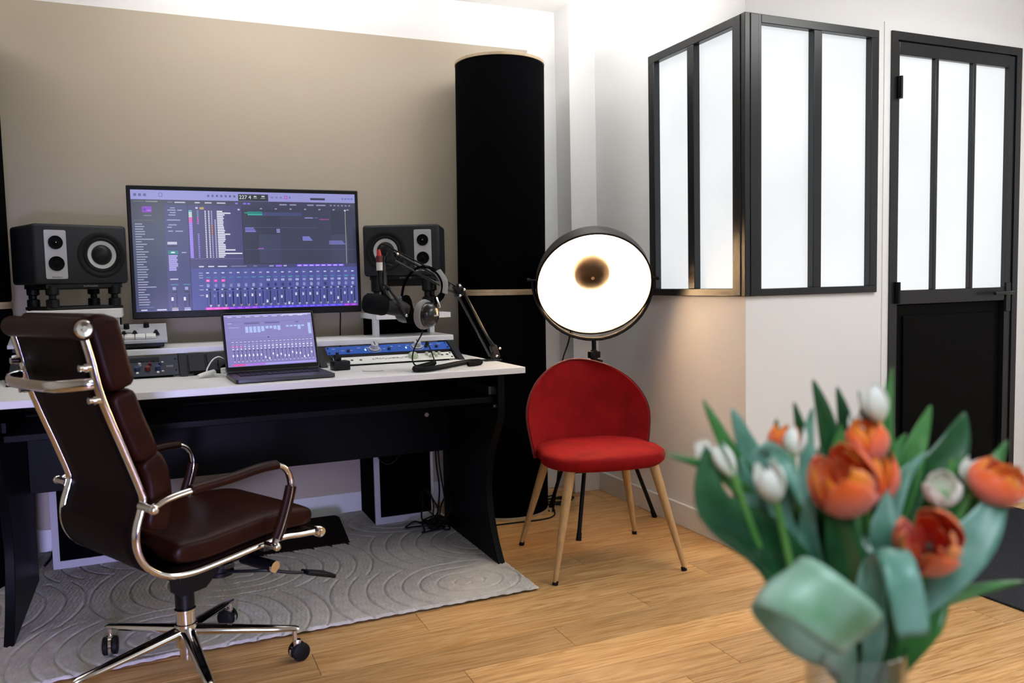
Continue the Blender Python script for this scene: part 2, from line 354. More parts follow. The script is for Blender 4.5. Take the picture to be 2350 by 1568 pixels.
# plaster reveal strip round the door, skirtings
g = G().bx(2.795, 2.829, FY - .004, FY, 0, 2.107).bx(3.623, 3.655, FY - .004, FY, 0, 2.107).bx(2.829, 3.623, FY - .004, FY, 2.073, 2.107)
struct(obj('trim_2', g, white_wall, smooth=0), 'thin white plaster border around the black door')
struct(obj('baseboard_back', G().bx(-2.5, PX, WY - .014, WY, 0, .105), skirt_m, bev=.003), 'pale skirting along the back wall')
struct(obj('baseboard_pilaster', G().bx(PX - .012, SX, PY - .014, PY, 0, .1).bx(PX - .012, PX, PY, WY - .014, 0, .1), skirt_m, bev=.003), 'pale skirting around the white pilaster')
struct(obj('baseboard_side', G().bx(SX - .014, SX, FY - .014, PY - .014, 0, .1), skirt_m, bev=.003), 'pale skirting along the partition wall behind the red chair')
struct(obj('baseboard_front', G().bx(SX, 2.79, FY - .014, FY, 0, .1).bx(3.66, 4.3, FY - .014, FY, 0, .1), skirt_m, bev=.003), 'pale skirting on both sides of the black door')
# corner glazing : left face (window_1) and front face (window_2)
def win_empty(name, label):
    o = bpy.data.objects.new(name, None); C.objects.link(o); o['kind'] = 'structure'; o['label'] = label; return o
w1 = win_empty('window_1', 'left face of the black framed corner window with two frosted panes')
x0 = SX - .012; x1 = SX + .05; z0, z1 = WIN
obj('top_rail', G().bx(x0, x1, FY + .052, 3.188, z1 - .034, z1), black_steel, w1, bev=.002)
obj('bottom_rail', G().bx(x0, x1, FY + .052, 3.188, z0, z0 + .03), black_steel, w1, bev=.002)
obj('side_frame', G().bx(x0, x1, 3.142, 3.188, z0 + .03, z1 - .034), black_steel, w1, bev=.002)
obj('mullion', G().bx(x0, x1, 2.852, 2.897, z0 + .03, z1 - .034), black_steel, w1, bev=.002)
obj('pane', G().bx(SX + .018, SX + .026, 2.897, 3.142, z0 + .03, z1 - .034), pane_m, w1, smooth=0)
obj('pane', G().bx(SX + .018, SX + .026, FY + .06, 2.852, z0 + .03, z1 - .034), pane_m, w1, smooth=0)
w2 = win_empty('window_2', 'front face of the black framed corner window with two frosted panes')
y0, y1 = FY - .012, FY + .05
obj('corner_post', G().bx(SX - .0125, SX + .066, y0 - .0005, FY + .062, z0, z1).bx(SX - .016, SX - .0125, FY + .012, FY + .05, z0 + .002, z1 - .002).bx(SX + .012, SX + .05, y0 - .004, y0, z0 + .002, z1 - .002), black_steel, w2, bev=.002)
obj('top_rail', G().bx(SX + .066, 2.757, y0, y1, z1 - .032, z1), black_steel, w2, bev=.002)
obj('bottom_rail', G().bx(SX + .066, 2.757, y0, y1, z0, z0 + .028), black_steel, w2, bev=.002)
obj('side_frame', G().bx(2.716, 2.757, y0, y1, z0 + .028, z1 - .032), black_steel, w2, bev=.002)
obj('mullion', G().bx(2.413, 2.455, y0, y1, z0 + .028, z1 - .032), black_steel, w2, bev=.002)
obj('pane', G().bx(SX + .066, 2.413, FY + .018, FY + .026, z0 + .028, z1 - .032), pane_m, w2, smooth=0)
obj('pane', G().bx(2.455, 2.716, FY + .018, FY + .026, z0 + .028, z1 - .032), pane_m, w2, smooth=0)
# room behind the glazing (closed box so no stray sky is seen)
# door
d1 = win_empty('door_1', 'black steel door with three frosted panes over a solid panel')
dx0, dx1, dz = 2.829, 3.623, 2.073
obj('door_frame', G().bx(dx0, dx0 + .034, y0, y1, 0, dz).bx(dx1 - .034, dx1, y0, y1, 0, dz).bx(dx0 + .034, dx1 - .034, y0, y1, dz - .034, dz), black_steel, d1, bev=.002)
lx0, lx1, lz = dx0 + .038, dx1 - .038, dz - .038
leaf_y0, leaf_y1 = FY - .006, FY + .04
gx0, gx1, gz0, gz1 = 2.878, 3.545, 1.01, 1.983
obj('leaf_frame', G().bx(lx0, gx0, leaf_y0, leaf_y1, .012, lz).bx(gx1, lx1, leaf_y0, leaf_y1, .012, lz).bx(gx0, gx1, leaf_y0, leaf_y1, gz1, lz).bx(gx0, gx1, leaf_y0, leaf_y1, .95, gz0).bx(gx0, gx1, leaf_y0, leaf_y1, .012, .12), black_steel, d1, bev=.002)
mw = .020
pw = (gx1 - gx0 - 2 * mw) / 3
for i in range(3):
    a = gx0 + i * (pw + mw)
    obj('pane', G().bx(a, a + pw, FY + .014, FY + .022, gz0, gz1), pane_m, d1, smooth=0)
    if i < 2: obj('mullion', G().bx(a + pw, a + pw + mw, leaf_y0, leaf_y1, gz0, gz1), black_steel, d1, bev=.002)
obj('lower_panel', G().bx(gx0, gx1, FY + .012, FY + .026, .12, .95).prism([(gx0 + .05, .16), (gx1 - .05, .16), (gx1 - .05, .90), (gx0 + .05, .90)], 'y', FY + .002, FY + .014), black_panel, d1, bev=.004)
for hz in (1.845, 1.0, .25):
    hg = obj('hinge', G().bx(lx0 - .012, lx0 + .012, y0 - .012, leaf_y0 + .004, hz - .045, hz + .045).cyl((lx0 - .002, y0 - .014, hz - .045), (lx0 - .002, y0 - .014, hz + .045), .007), black_plastic, d1, bev=.001)
hd = obj('door_handle', G().cyl((3.545, leaf_y0 + .004, .985), (3.545, leaf_y0 - .045, .985), .009).tube([(3.547, leaf_y0 - .045, .985), (3.48, leaf_y0 - .047, .985), (3.42, leaf_y0 - .045, .984)], .008, 10, 4), black_steel, d1)
obj('lock_plate', G().bx(3.55, 3.58, leaf_y0 - .006, leaf_y0 + .002, .90, 1.03), black_steel, d1, bev=.002)

# ================================================================== ACOUSTIC COLUMNS
def column(name, label, x, y, z0, z1, tilt=0, group=None):
    t = thing(name, label, 'bass trap', (x, y, z0), 0, group)
    t.rotation_euler = (0, tilt, 0)
    H = z1 - z0; r = .205
    obj('fabric_cover', G().lathe([(.001, .012), (r - .004, .012), (r, .02), (r, H - .02), (r - .004, H - .013), (.001, H - .013)], 64), black_fabric, t)
    obj('base_ring', G().lathe([(.001, 0), (r + .002, 0), (r + .002, .012), (.001, .012)], 64), pale_wood, t, bev=.001)
    obj('top_ring', G().lathe([(.001, H - .013), (r + .002, H - .013), (r + .002, H), (.001, H)], 64), pale_wood, t, bev=.001)
    return t
gr = 'tall black fabric sound columns at the desk ends'
column('acoustic_column', 'lower black fabric cylinder standing on the floor between desk and pilaster', 1.505, 3.575, 0, 1.035, math.radians(.3), gr)
column('acoustic_column', 'upper black fabric cylinder with pale wooden rim, topmost of the right-hand stack', 1.512, 3.575, 1.035, 2.085, math.radians(.75), gr)
column('acoustic_column', 'lower black fabric cylinder at the far left behind the office chair', -.68, 3.575, 0, 1.035, 0, gr)
column('acoustic_column', 'upper black fabric cylinder at the far left edge beside the left loudspeaker', -.68, 3.575, 1.035, 2.085, 0, gr)

# ================================================================== RUG
def in_arcs(x, y):
    """carved relief of the rug: nested half rings"""
    best = 0
    cw, chh = .50, .44
    j = math.floor((y - 2.50) / chh); i = math.floor((x + 2.0 + (.25 if j % 2 else 0)) / cw)
    cx = i * cw - 2.0 - (.25 if j % 2 else 0); cy = 2.50 + j * chh + chh / 2
    side = (i + j) % 2
    px = cx + (cw * .95 if side else cw * .05)
    d = math.hypot((x - px) * .93, y - cy)
    return d
def rug_z(x, y):
    d = in_arcs(x, y)
    k = (d % .058) / .058
    gro = math.exp(-((k - .5) / .045) ** 2)
    edge_c = 0
    return .017 - .008 * gro + .0018 * math.sin(x * 410 + 3 * math.sin(y * 230)) * math.sin(y * 390)
nx, ny = 560, 290
rx0, rx1, ry0, ry1 = -1.25, 1.195, 2.555, 3.80
def rugp(u, v):
    x = rx0 + (rx1 - rx0) * u; y = ry0 + (ry1 - ry0) * v
    z = rug_z(x, y)
    if v == 0: y += .0025 * math.sin(x * 150) + .002 * math.sin(x * 67 + 1)
    fx = -.085 * max(0, (.0 - x) / 1.0) if v < .5 else 0
    y += fx * (1 - v)
    if u == 1: x += .006 * math.sin(y * 150)
    if u in (0, 1) or v in (0, 1): z = .009
    return (x, y, z)
rug = tag(obj('rug', G().grid(rugp, nx, ny), rug_m, smooth=0), 'cream wool rug with carved arches lying under the desk', 'rug')
for p in rug.data.polygons: p.use_smooth = True
tag(obj('doormat', G().bx(2.49, 3.56, 1.1, 2.50, .0005, .009), carpet_m, bev=.002), 'charcoal carpet mat on the floor in front of the black door', 'doormat')

# ================================================================== DESK
desk = thing('studio_desk', 'white topped studio desk with black curved side panels and raised rear shelf', 'desk', (.365, 3.2, 0))
def D(g): return g.xf(Matrix.Identity(3), (-.365, -3.2, 0))
obj('tabletop', D(G().bx(-.532, 1.262, 2.775, 3.47, .742, .765)), desk_white, desk, bev=.0015)
for sx in (-.455, 1.157):
    front = cr([(2.826, .015), (2.885, .10), (2.925, .20), (2.938, .29), (2.915, .40), (2.855, .50), (2.805, .575), (2.795, .66), (2.795, .742)], 6)
    front = [(p.x, p.y) for p in [Vector((a[0], a[1])) for a in front]] if False else [(p[0], p[1]) for p in front]
    poly = front + [(3.45, .742), (3.45, .015)]
    obj('side_panel', D(G().prism(poly, 'x', sx, sx + .028)), black_lacq, desk, smooth=25, bev=.002)
obj('modesty_panel', D(G().bx(-.427, 1.157, 3.36, 3.378, .36, .742)), black_lacq, desk, bev=.001)
obj('lock', D(G().cyl((1.058, 3.361, .522), (1.058, 3.354, .522), .009).cyl((1.058, 3.355, .522), (1.058, 3.352, .522), .004)), steel, desk)
tr = obj('keyboard_tray', D(G().bx(-.420, 1.150, 2.822, 3.22, .635, .657)), black_lacq, desk, bev=.002)
obj('tray_slide', D(G().bx(1.146, 1.157, 2.86, 3.2, .66, .69)), steel, desk)
obj('tray_slide', D(G().bx(-.427, -.416, 2.86, 3.2, .66, .69)), black_lacq, desk)
obj('cam_bolt', D(G().cyl((1.158, 2.83, .62), (1.151, 2.83, .62), .007)), steel, desk)
obj('rear_shelf', D(G().bx(-.458, 1.19, 3.36, 3.665, .837, .859)), desk_white, desk, bev=.0015)
for cx in (-.458, .085, .59, 1.152):
    obj('rack_cheek', D(G().prism([(3.19, .766), (3.34, .837), (3.47, .837), (3.47, .766)], 'x', cx, cx + .026)), grey_plastic, desk, smooth=0, bev=.001)
# ---- rack gear. local frame of the sloped rack: s runs up the slope
RA = math.atan2(.071, .150)
def slope_frame(x, s):
    return Vector((x, 3.19 + s * math.cos(RA), .767 + s * math.sin(RA)))
RM = Matrix.Rotation(RA, 3, 'X')
def rack_unit(name, label, cat, x0, x1, s0, s1, m, depth=.05):
    t = thing(name, label, cat, slope_frame((x0 + x1) / 2, (s0 + s1) / 2)); t.rotation_euler = (RA, 0, 0)
    W = x1 - x0; H = s1 - s0
    obj('front_panel', G().box((0, 0, .002), (W, H, .004), None, .001, 1), m, t)
    obj('chassis', G().box((0, .004, -depth * .32), (W - .04, H - .012, depth * .55)), black_plastic, t)
    for sx in (-1, 1):
        for sy in (-1, 1):
            obj('rack_screw', G().cyl((sx * (W / 2 - .009), sy * H * .3, .004), (sx * (W / 2 - .009), sy * H * .3, .0055), .004, n=10), black_plastic, t)
    return t, W, H
u, W, H = rack_unit('rack_compressor', 'blue rack unit with two large silver knobs under the rear shelf', 'rack unit', .630, 1.142, .088, .150, blue_panel)
for kx in (-.062, .118):
    k = obj('gain_knob', G().lathe([(.0001, .006), (.022, .006), (.022, .010), (.016, .012), (.0145, .028), (.0001, .028)], 24, (kx, -.004, 0)), silver_plastic, u)
    obj('pointer', G().box((kx, .002, .029), (.003, .022, .0035)), print_dark, k)
    obj('dial_scale', G().lathe([(.0255, .0042), (.027, .0042), (.027, .0046), (.0255, .0046)], 32, (kx, -.004, 0)), print_white, u)
for kx in (-.17, -.003, .20):
    obj('small_knob', G().lathe([(.0001, .004), (.007, .004), (.006, .014), (.0001, .014)], 14, (kx, -.012, 0)), navy_knob, u)
for kx in (-.10, .07):
    obj('led_button', G().box((kx, -.008, .006), (.006, .012, .004), None, .001, 1), mat('pale_blue_led', (.5, .7, .8), .4, emis=(.55, .85, 1), estr=.7), u)
for i in range(14):
    kx = -.225 + i * .034
    obj('printed_label', G().box((kx, rnd.choice((-.004, .012, .004)), .0043), (rnd.uniform(.008, .02), .003, .0004)), print_white, u)
u, W, H = rack_unit('rack_preamp', 'white rack unit with pale green knobs at the front of the right rack', 'rack unit', .645, 1.136, .010, .062, white_plastic)
obj('cap_knob', G().lathe([(.0001, .004), (.021, .004), (.020, .012), (.015, .019), (.0001, .021)], 28, (.075, .002, 0)), pale_green, u)
for kx, ky in ((.135, .012), (.148, -.006), (.165, .012), (.172, -.006), (.188, .010)):
    obj('small_knob', G().lathe([(.0001, .004), (.007, .004), (.006, .015), (.0001, .015)], 14, (kx, ky, 0)), pale_green, u)
for kx in (-.175, -.14, .20, .222):
    obj('jack_socket', G().lathe([(.0001, .0045), (.0055, .0045), (.006, .004)], 16, (kx, rnd.uniform(-.006, .006), 0)), print_dark, u)
for i in range(26):
    obj('printed_label', G().box((-.09 + i * .0056, rnd.choice((-.003, .001, .004)), .0043), (.004, rnd.uniform(.004, .009), .0004)), print_grey if i % 3 else print_dark, u)
tt = tag(obj('rack_blank', G().xf(Matrix.Identity(3)).box((0, 0, 0), (.50, .026, .003), None, .0008, 1), black_plastic, loc=slope_frame(.885, .0755)), 'black blank strip between the blue and the white rack units', 'panel'); tt.rotation_euler = (RA, 0, 0)
u, W, H = rack_unit('channel_strip', 'dark navy rack unit with red, blue and grey knobs behind the office chair', 'rack unit', -.405, .082, .012, .150, navy_panel)
kx = -.21
cols = [dark_red, navy_knob, navy_knob, cone_grey, cone_grey, navy_knob, dark_red, navy_knob]
for i in range(12):
    xx = -.20 + i * .034
    mm_ = cols[(i + 4) % 8]
    k = obj('knob', G().lathe([(.0001, .004), (.010, .004), (.0085, .018), (.0001, .018)], 18, (xx, -.028, 0)), mm_, u)
    obj('knob', G().lathe([(.0001, .004), (.006, .004), (.005, .014), (.0001, .014)], 14, (xx + .008, .004, 0)), cols[(i * 3) % 8], u)
    if i % 2: obj('push_button', G().box((xx, -.052, .006), (.009, .007, .006), None, .001, 1), white_plastic, u)
obj('vent_slots', G().box((-.02, .042, .0045), (.40, .030, .001)), black_plastic, u)
for i in range(10):
    obj('vent_slat', G().box((-.20 + i * .04, .042, .0065), (.004, .028, .004)), grey_plastic, u)
for yy in (-.045, .02): obj('indicator', G().lathe([(.0001, .0075), (.004, .0065), (.004, .004)], 12, (.19, yy, 0)), print_white, u)
for i in range(4): obj('printed_label', G().box((.205 + i * .006, -.01, .0043), (.004, .014, .0004)), print_grey, u)
# middle bay : blank plates, power distribution
u, W, H = rack_unit('rack_blank_plate', 'grey blank plates and recessed box in the middle rack bay beside the laptop', 'panel', .113, .588, .012, .150, black_plastic)
for i in range(2):
    obj('plate', G().box((-.205 + i * .072, 0, .007), (.056 if i == 0 else .07, .128, .005), None, .0015, 1), grey_plastic, u)
for i in range(4):
    obj('socket', G().box((-.125 + (i % 2) * .03, -.028 - (i // 2) * .018, .011), (.022, .010, .004), None, .001, 1), black_plastic, u)
obj('plate', G().box((.215, 0, .007), (.04, .128, .005), None, .0015, 1), grey_plastic, u)
tt = tag(obj('cloth_pouch', G().grid(lambda a, b: (.22 + .13 * a, 3.20 + .13 * b, .788 + .052 * b + .014 * math.sin(a * 9 + b * 5) + .01 * math.sin(b * 11)), 14, 10), mat('grey_black_cloth', (.028, .028, .03), .9, bump=.4, bscale=300), solid=.004), 'crumpled dark grey cloth pouch behind the laptop', 'pouch')

# ================================================================== TV
def screen(name, w, h, rects, parent, loc, rot, strength):
    me = bpy.data.meshes.new(name); vs = []; fs = []; cols = []
    for k, (x, y, rw, rh, c) in enumerate(rects):
        lay = (0 if k == 0 else 1 + (k * 7 % 11) * 0 + min(k, 400) / 400) * .0009
        X0, X1 = (x - .5) * w, (x + rw - .5) * w; Y0, Y1 = (.5 - y) * h, (.5 - y - rh) * h
        o = len(vs); vs += [(X0, Y0, lay), (X1, Y0, lay), (X1, Y1, lay), (X0, Y1, lay)]; fs.append((o + 3, o + 2, o + 1, o)); cols.append((*lin(c), 1))
    me.from_pydata(vs, [], fs)
    at = me.color_attributes.new('Col', 'FLOAT_COLOR', 'CORNER')
    for p in me.polygons:
        for li in p.loop_indices: at.data[li].color = cols[p.index]
    key = 'screen_glow_%d' % int(strength * 100)
    if key not in MATS:
        M = bpy.data.materials.new('screen_glow'); M.use_nodes = True; nt = M.node_tree; b = nt.nodes['Principled BSDF']
        a = nt.nodes.new('ShaderNodeAttribute'); a.attribute_name = 'Col'; nt.links.new(a.outputs['Color'], b.inputs['Emission Color'])
        b.inputs['Emission Strength'].default_value = strength; b.inputs['Base Color'].default_value = (.005, .005, .006, 1); b.inputs['Roughness'].default_value = .25
        MATS[key] = M
    me.materials.append(MATS[key])
    o = bpy.data.objects.new(name, me); C.objects.link(o); o.parent = parent; o.location = loc; o.rotation_euler = rot
    return o
def tv_ui():
    R = random.Random(3); r = []; add = lambda *a: r.append(a)
    add(0, 0, 1, 1, (62, 66, 118))
    add(.0, .07, .135, .20, (66, 66, 84))
    for i in range(8): add(.0, .27 + i * .09, .135, .091, (60 - 2 * i, 66 - 2 * i, 92 - 1 * i))
    add(0, 0, 1, .078, (146, 146, 206))
    for i in range(3): add(.012 + i * .02, .03, .012, .022, (95, 95, 150))
    add(.115, .022, .016, .032, (110, 105, 180)); add(.118, .027, .010, .022, (150, 150, 210))
    for i in range(7): add(.32 + i * .019, .030, .009, .018, (90, 90, 140))
    add(.455, .018, .135, .058, (44, 48, 56)); add(.525, .032, .012, .010, (210, 210, 210)); add(.523, .048, .018, .006, (150, 150, 160))
    add(.56, .030, .014, .010, (210, 210, 210)); add(.555, .048, .022, .006, (150, 150, 160))
    for i in range(3): add(.602 + i * .02, .034, .011, .016, (120, 120, 175))
    add(.664, .026, .014, .028, (178, 60, 200)); add(.667, .032, .008, .016, (150, 146, 206)); add(.685, .032, .008, .016, (110, 105, 170))
    add(.785, .040, .07, .018, (52, 54, 74))
    for i in range(4): add(.935 + i * .015, .034, .010, .016, (110, 118, 185))
    # header strip
    add(.135, .078, .865, .040, (62, 62, 88)); add(.18, .093, .045, .010, (180, 180, 205)); add(.15, .093, .02, .008, (110, 110, 150))
    for x, ww in ((.265, .022), (.308, .03), (.36, .038)): add(x, .093, ww, .010, (190, 190, 215))
    for x in (.44, .476, .494): add(x, .092, .013, .014, (130, 110, 220))
    for x, ww in ((.64, .034), (.688, .03), (.77, .03), (.812, .045)): add(x, .098, ww, .010, (150, 150, 190))
    for i in range(6): add(.878 + i * .018, .098, .009, .010, (140, 140, 180))
    # sidebar
    add(.044, .135, .040, .048, (132, 62, 190)); add(.050, .150, .010, .020, (90, 40, 160)); add(.064, .165, .016, .006, (190, 120, 230)); add(.05, .205, .032, .008, (120, 118, 130))
    add(.01, .09, .045, .007, (100, 100, 112)); add(.06, .09, .05, .008, (140, 140, 150)); add(.01, .245, .08, .006, (88, 88, 104))
    for i in range(33):
        wl = R.uniform(.024, .05) if i not in (6, 25) else .075
        add(.012, .275 + i * .0207, wl, .0085, (150, 153, 178))
    add(.012, .962, .06, .006, (100, 110, 150)); add(.02, .982, .025, .010, (200, 200, 220)); add(.085, .982, .04, .010, (200, 200, 220))
    # inspector
    add(.137, .118, .095, .87, (64, 66, 112))
    for y, x, ww in ((.14, .16, .02), (.158, .148, .035), (.158, .19, .02), (.178, .158, .025), (.198, .152, .03), (.24, .145, .055), (.28, .15, .035), (.30, .144, .02), (.332, .148, .02), (.332, .178, .032)):
        add(x, y, ww, .009, (150, 150, 185))
    add(.142, .425, .04, .022, (190, 190, 215)); add(.142, .455, .04, .012, (40, 42, 70)); add(.143, .498, .042, .030, (36, 124, 128)); add(.155, .508, .016, .010, (230, 240, 240)); add(.20, .510, .02, .008, (170, 170, 200))
    for i in range(8): add(.144, .536 + i * .0165, .036 + R.uniform(-.006, .003), .012, (178, 166, 232))
    add(.146, .73, .034, .010, (190, 190, 215))
    for x in (.148, .20):
        add(x, .775, .030, .010, (70, 120, 160)); add(x + .006, .800, .014, .025, (150, 160, 200)); add(x + .004, .835, .022, .014, (40, 40, 70))
        add(x, .87, .008, .12, (50, 52, 92)); add(x + .020, .86, .005, .13, (28, 30, 60)); add(x - .001, .885, .009, .030, (220, 222, 240)); add(x, .972, .026, .016, (160, 150, 150) if x < .18 else (150, 150, 190)); add(x - .001, .99, .028, .008, (200, 200, 225))
    add(.2325, .118, .0025, .88, (44, 46, 84))
    # track list
    add(.236, .118, .232, .50, (70, 64, 112))
    add(.285, .135, .018, .018, (190, 150, 90)); add(.267, .135, .010, .014, (190, 190, 215)); add(.45, .145, .01, .012, (190, 190, 215))
    for i in range(27):
        y = .162 + i * .0148
        c = (90, 180, 190) if i == 0 else (190, 215, 205) if i < 4 else (226, 90, 190) if i < 7 else (160, 130, 235)
        add(.237, y, .014, .013, c)
        if i not in (8, 9, 10, 11, 12): add(.272, y + .002, .007, .008, c if i > 3 else (110, 160, 170))
        for x in (.305, .320): add(x, y + .002, .006, .009, (215, 215, 235))
        add(.332, y + .002, .006, .009, (232, 130, 60) if 8 <= i <= 13 else (170, 160, 210))
        if i > 4: add(.346, y + .002, .007, .010, (165, 165, 205))
        wl = R.uniform(.022, .034) if i not in (1, 13, 22, 24) else (.06, .055, .075, .105)[(1, 13, 22, 24).index(i)]
        add(.358, y + .001, wl, .010, (226, 226, 240))
    add(.24, .565, .228, .004, (110, 105, 150))
    # arrange area
    add(.470, .118, .53, .50, (52, 54, 76)); add(.54, .36, .42, .25, (60, 64, 92)); add(.64, .118, .24, .5, (58, 60, 84))
    add(.470, .118, .53, .030, (58, 60, 84))
    for i in range(7): add(.55 + i * .068, .135, .01, .010, (150, 150, 180))
    add(.48, .172, .025, .010, (60, 140, 130)); add(.494, .165, .066, .034, (34, 128, 122)); add(.56, .170, .18, .030, (66, 72, 116)); add(.494, .188, .066, .006, (70, 190, 170))
    add(.755, .210, .04, .010, (130, 130, 190)); add(.80, .210, .018, .008, (90, 90, 140)); add(.825, .222, .045, .010, (140, 70, 140))
    add(.48, .303, .04, .010, (120, 120, 205)); add(.48, .318, .045, .008, (120, 120, 205)); add(.48, .330, .048, .010, (128, 126, 215)); add(.48, .300, .33, .003, (80, 84, 130))
    for i in range(3): add(.622, .313 + i * .012, .016, .009, (140, 140, 200))
    for i in range(3): add(.742, .378 + i * .013, .034 + .006 * i, .010, (128, 128, 215))
    for i in range(3): add(.868, .415 + i * .012, .066 + .006 * i, .008, (120, 120, 190))
    add(.535, .478, .026, .010, (140, 90, 170)); add(.47, .49, .53, .003, (76, 78, 120))
    add(.946, .14, .008, .012, (220, 225, 215)); add(.9492, .15, .0022, .47, (160, 178, 150)); add(.468, .118, .003, .50, (36, 36, 58))
    # mixer
    add(.236, .618, .764, .382, (76, 80, 146)); add(.236, .618, .764, .030, (66, 68, 112))
    for x, ww in ((.27, .022), (.31, .026), (.352, .04), (.41, .07), (.51, .016)): add(x, .628, ww, .010, (205, 205, 228) if x < .4 else (120, 120, 160))
    add(.612, .625, .028, .016, (140, 110, 235)); add(.582, .628, .02, .010, (160, 160, 200)); add(.648, .628, .014, .010, (190, 190, 220))
    for i in range(8): add(.71 + i * .0285, .622, .026, .020, (126, 92, 235)); add(.714 + i * .0285, .628, .016, .008, (200, 190, 250))
    n = 21; x0_, dx = .298, .0335
    for i in range(n):
        x = x0_ + i * dx
        if i % 2: add(x - .004, .655, dx - .001, .30, (80, 85, 154))
        add(x + .002, .682, .012, .010, (205, 205, 230)); add(x + .001, .722, .018, .009, (80, 140, 170) if i not in (7, 11, 19) else (60, 190, 165))
        if i < 3: add(x, .742, .016, .022, (240, 80, 190)); add(x + .005, .748, .006, .010, (255, 190, 235))
        elif i > 7: add(x + .001, .744, .015, .018, (180, 182, 225)); add(x + .005, .748, .006, .008, (120, 125, 180))
        kc = (58, 62, 110) if i in (8, 9, 10, 11, 16) else (150, 158, 205)
        add(x + .002, .783, .012, .022, kc); add(x + .004, .779, .008, .030, kc); add(x + .007, .783, .003, .010, (70, 74, 130))
        add(x - .002, .822, .008, .012, (190, 190, 220)); add(x + .008, .822, .014, .014, (40, 42, 78))
        add(x, .85, .003, .12, (58, 62, 112)); add(x + .013, .845, .005, .13, (32, 34, 66) if i % 3 else (22, 24, 50))
        fy = .868 if i not in (8, 9, 10, 11, 16, 18) else (.925, .905, .888, .945, .90, .912)[(8, 9, 10, 11, 16, 18).index(i)]
        add(x - .003, fy, .008, .026, (205, 208, 235)); add(x - .002, fy + .010, .006, .012, (245, 246, 255))
        add(x + .012, .958, .009, .009, (200, 200, 225) if i < 3 or i > 6 else (220, 180, 170)); add(x + .013, .968, .006, .008, (200, 200, 225))
        c = (238, 90, 205) if i < 3 else (140, 70, 225) if i < 7 else (90, 76, 225) if i < 19 else (150, 60, 200)
        add(x - .006, .980, dx, .020, c); add(x - .001, .986, .020, .007, tuple(min(255, v + 70) for v in c))
    add(.236, .70, .05, .0, (90, 90, 150))
    for y in (.684, .704, .724, .79, .824, .872): add(.268, y, .018, .008, (150, 150, 190))
    return r
tv = thing('television', 'large flat television above the desk showing a purple mixing session', 'television', (.391, 3.62, 1.228))
TW, TH = .918, .528
obj('bezel', G().bx(-TW / 2, TW / 2, -.022, .012, -TH / 2, TH / 2), black_plastic, tv, bev=.004)
obj('back_cover', G().prism(rounded(-TW / 2 + .06, TW / 2 - .06, -TH / 2 + .05, TH / 2 - .06, .03), 'y', .012, .045), black_plastic, tv)
obj('wall_bracket', G().bx(-.12, .12, .045, .075, -.12, .12).bx(-.03, .03, .07, .19, -.05, .05).bx(-.1, .1, .185, .2175, -.15, .15), black_steel, tv)
sw, sh = TW - .030, TH - .046
so = screen('screen', sw, sh, tv_ui(), tv, (0, -.0225, .006), (PI / 2, 0, 0), 1.0)
lcd = mat('lcd_digits', (.02, .02, .02), .5, emis=lin((235, 238, 240)), estr=.85)
text('227 4', .021, lcd, so, ((.486 - .5) * sw, (.5 - .046) * sh, .0022), (0, 0, 0))
text('SAMSUNG', .0125, print_grey, tv, (.015, -.0226, -TH / 2 + .0085))
tag(obj('television_cable', G().tube([(.275, 3.645, .99), (.285, 3.65, .95), (.292, 3.668, .90), (.295, 3.675, .845), (.295, 3.69, .77)], .0035, 8), rubber), 'thin black cable hanging below the television left of the laptop', 'cable')
tag(obj('television_cable', G().tube([(.762, 3.645, .99), (.766, 3.65, .95), (.768, 3.67, .90), (.768, 3.68, .845), (.767, 3.69, .77)], .0028, 8), rubber), 'thin black cable hanging below the television right of the laptop', 'cable')

# ================================================================== LOUDSPEAKERS
driver_black = mat('matt_driver_black', (.003, .003, .0035), .7, spec=.06, bump=.1, bscale=500)
def loudspeaker(label, loc, rot, mir):
    W, H, Dp = .330, .218, .25
    t = thing('loudspeaker', label, 'loudspeaker', loc, rot, 'horizontal studio monitors beside the television')
    obj('cabinet', G().box((0, Dp / 2, H / 2), (W, Dp, H), None, .013, 3), grey_plastic, t)
    s = mir
    px = -s * .092; wx = s * .068; wz = H * .49
    # woofer
    obj('woofer_surround', G().lathe([(.001, -.004), (.086, -.004), (.086, .0015), (.080, .004), (.074, .004), (.066, .0), (.060, .003), (.052, -.002), (.001, -.002)], 48, (wx, 0, wz), (0, -1, 0)), rubber, t)
    obj('woofer_cone', G().lathe([(.052, .001), (.0515, .003), (.034, -.0015), (.034, -.004)], 48, (wx, -.0005, wz), (0, -1, 0)), cone_grey, t)
    obj('dust_cap', G().lathe([(.034, .0), (.028, .006), (.015, .010), (.0001, .011)], 32, (wx, 0, wz), (0, -1, 0)), black_plastic, t)
    pl = obj('driver_plate', G().prism(rounded(px - .037, px + .037, H * .085, H * .895, .006), 'y', -.0035, .004), silver_panel, t, bev=.0008)
    for nm, zz, r in (('tweeter', H * .69, .0245), ('midrange_driver', H * .34, .0265)):
        dr = obj(nm, G().lathe([(r, .0), (r, .0065), (r * .93, .0065), (r * .86, .0050), (r * .45, .0040), (.0001, .0038)], 36, (px, -.0005, zz), (0, -1, 0)), driver_black, t)
        if nm == 'tweeter': obj('dome', G().lathe([(.010, .004), (.008, .0068), (.004, .0085), (.0001, .0090)], 20, (px, -.0005, zz), (0, -1, 0)), driver_black, dr)
        if nm == 'tweeter': obj('dome_tip', G().ball((px, -.0098, zz), .0022, 10, 8), chrome, dr)
        else: obj('cone_center', G().lathe([(.011, .004), (.008, .006), (.0001, .0075)], 20, (px, -.0005, zz), (0, -1, 0)), driver_black, dr)
    text('barefoot', .0095, print_dark, t, (px, -.0037, H * .115))
    return t
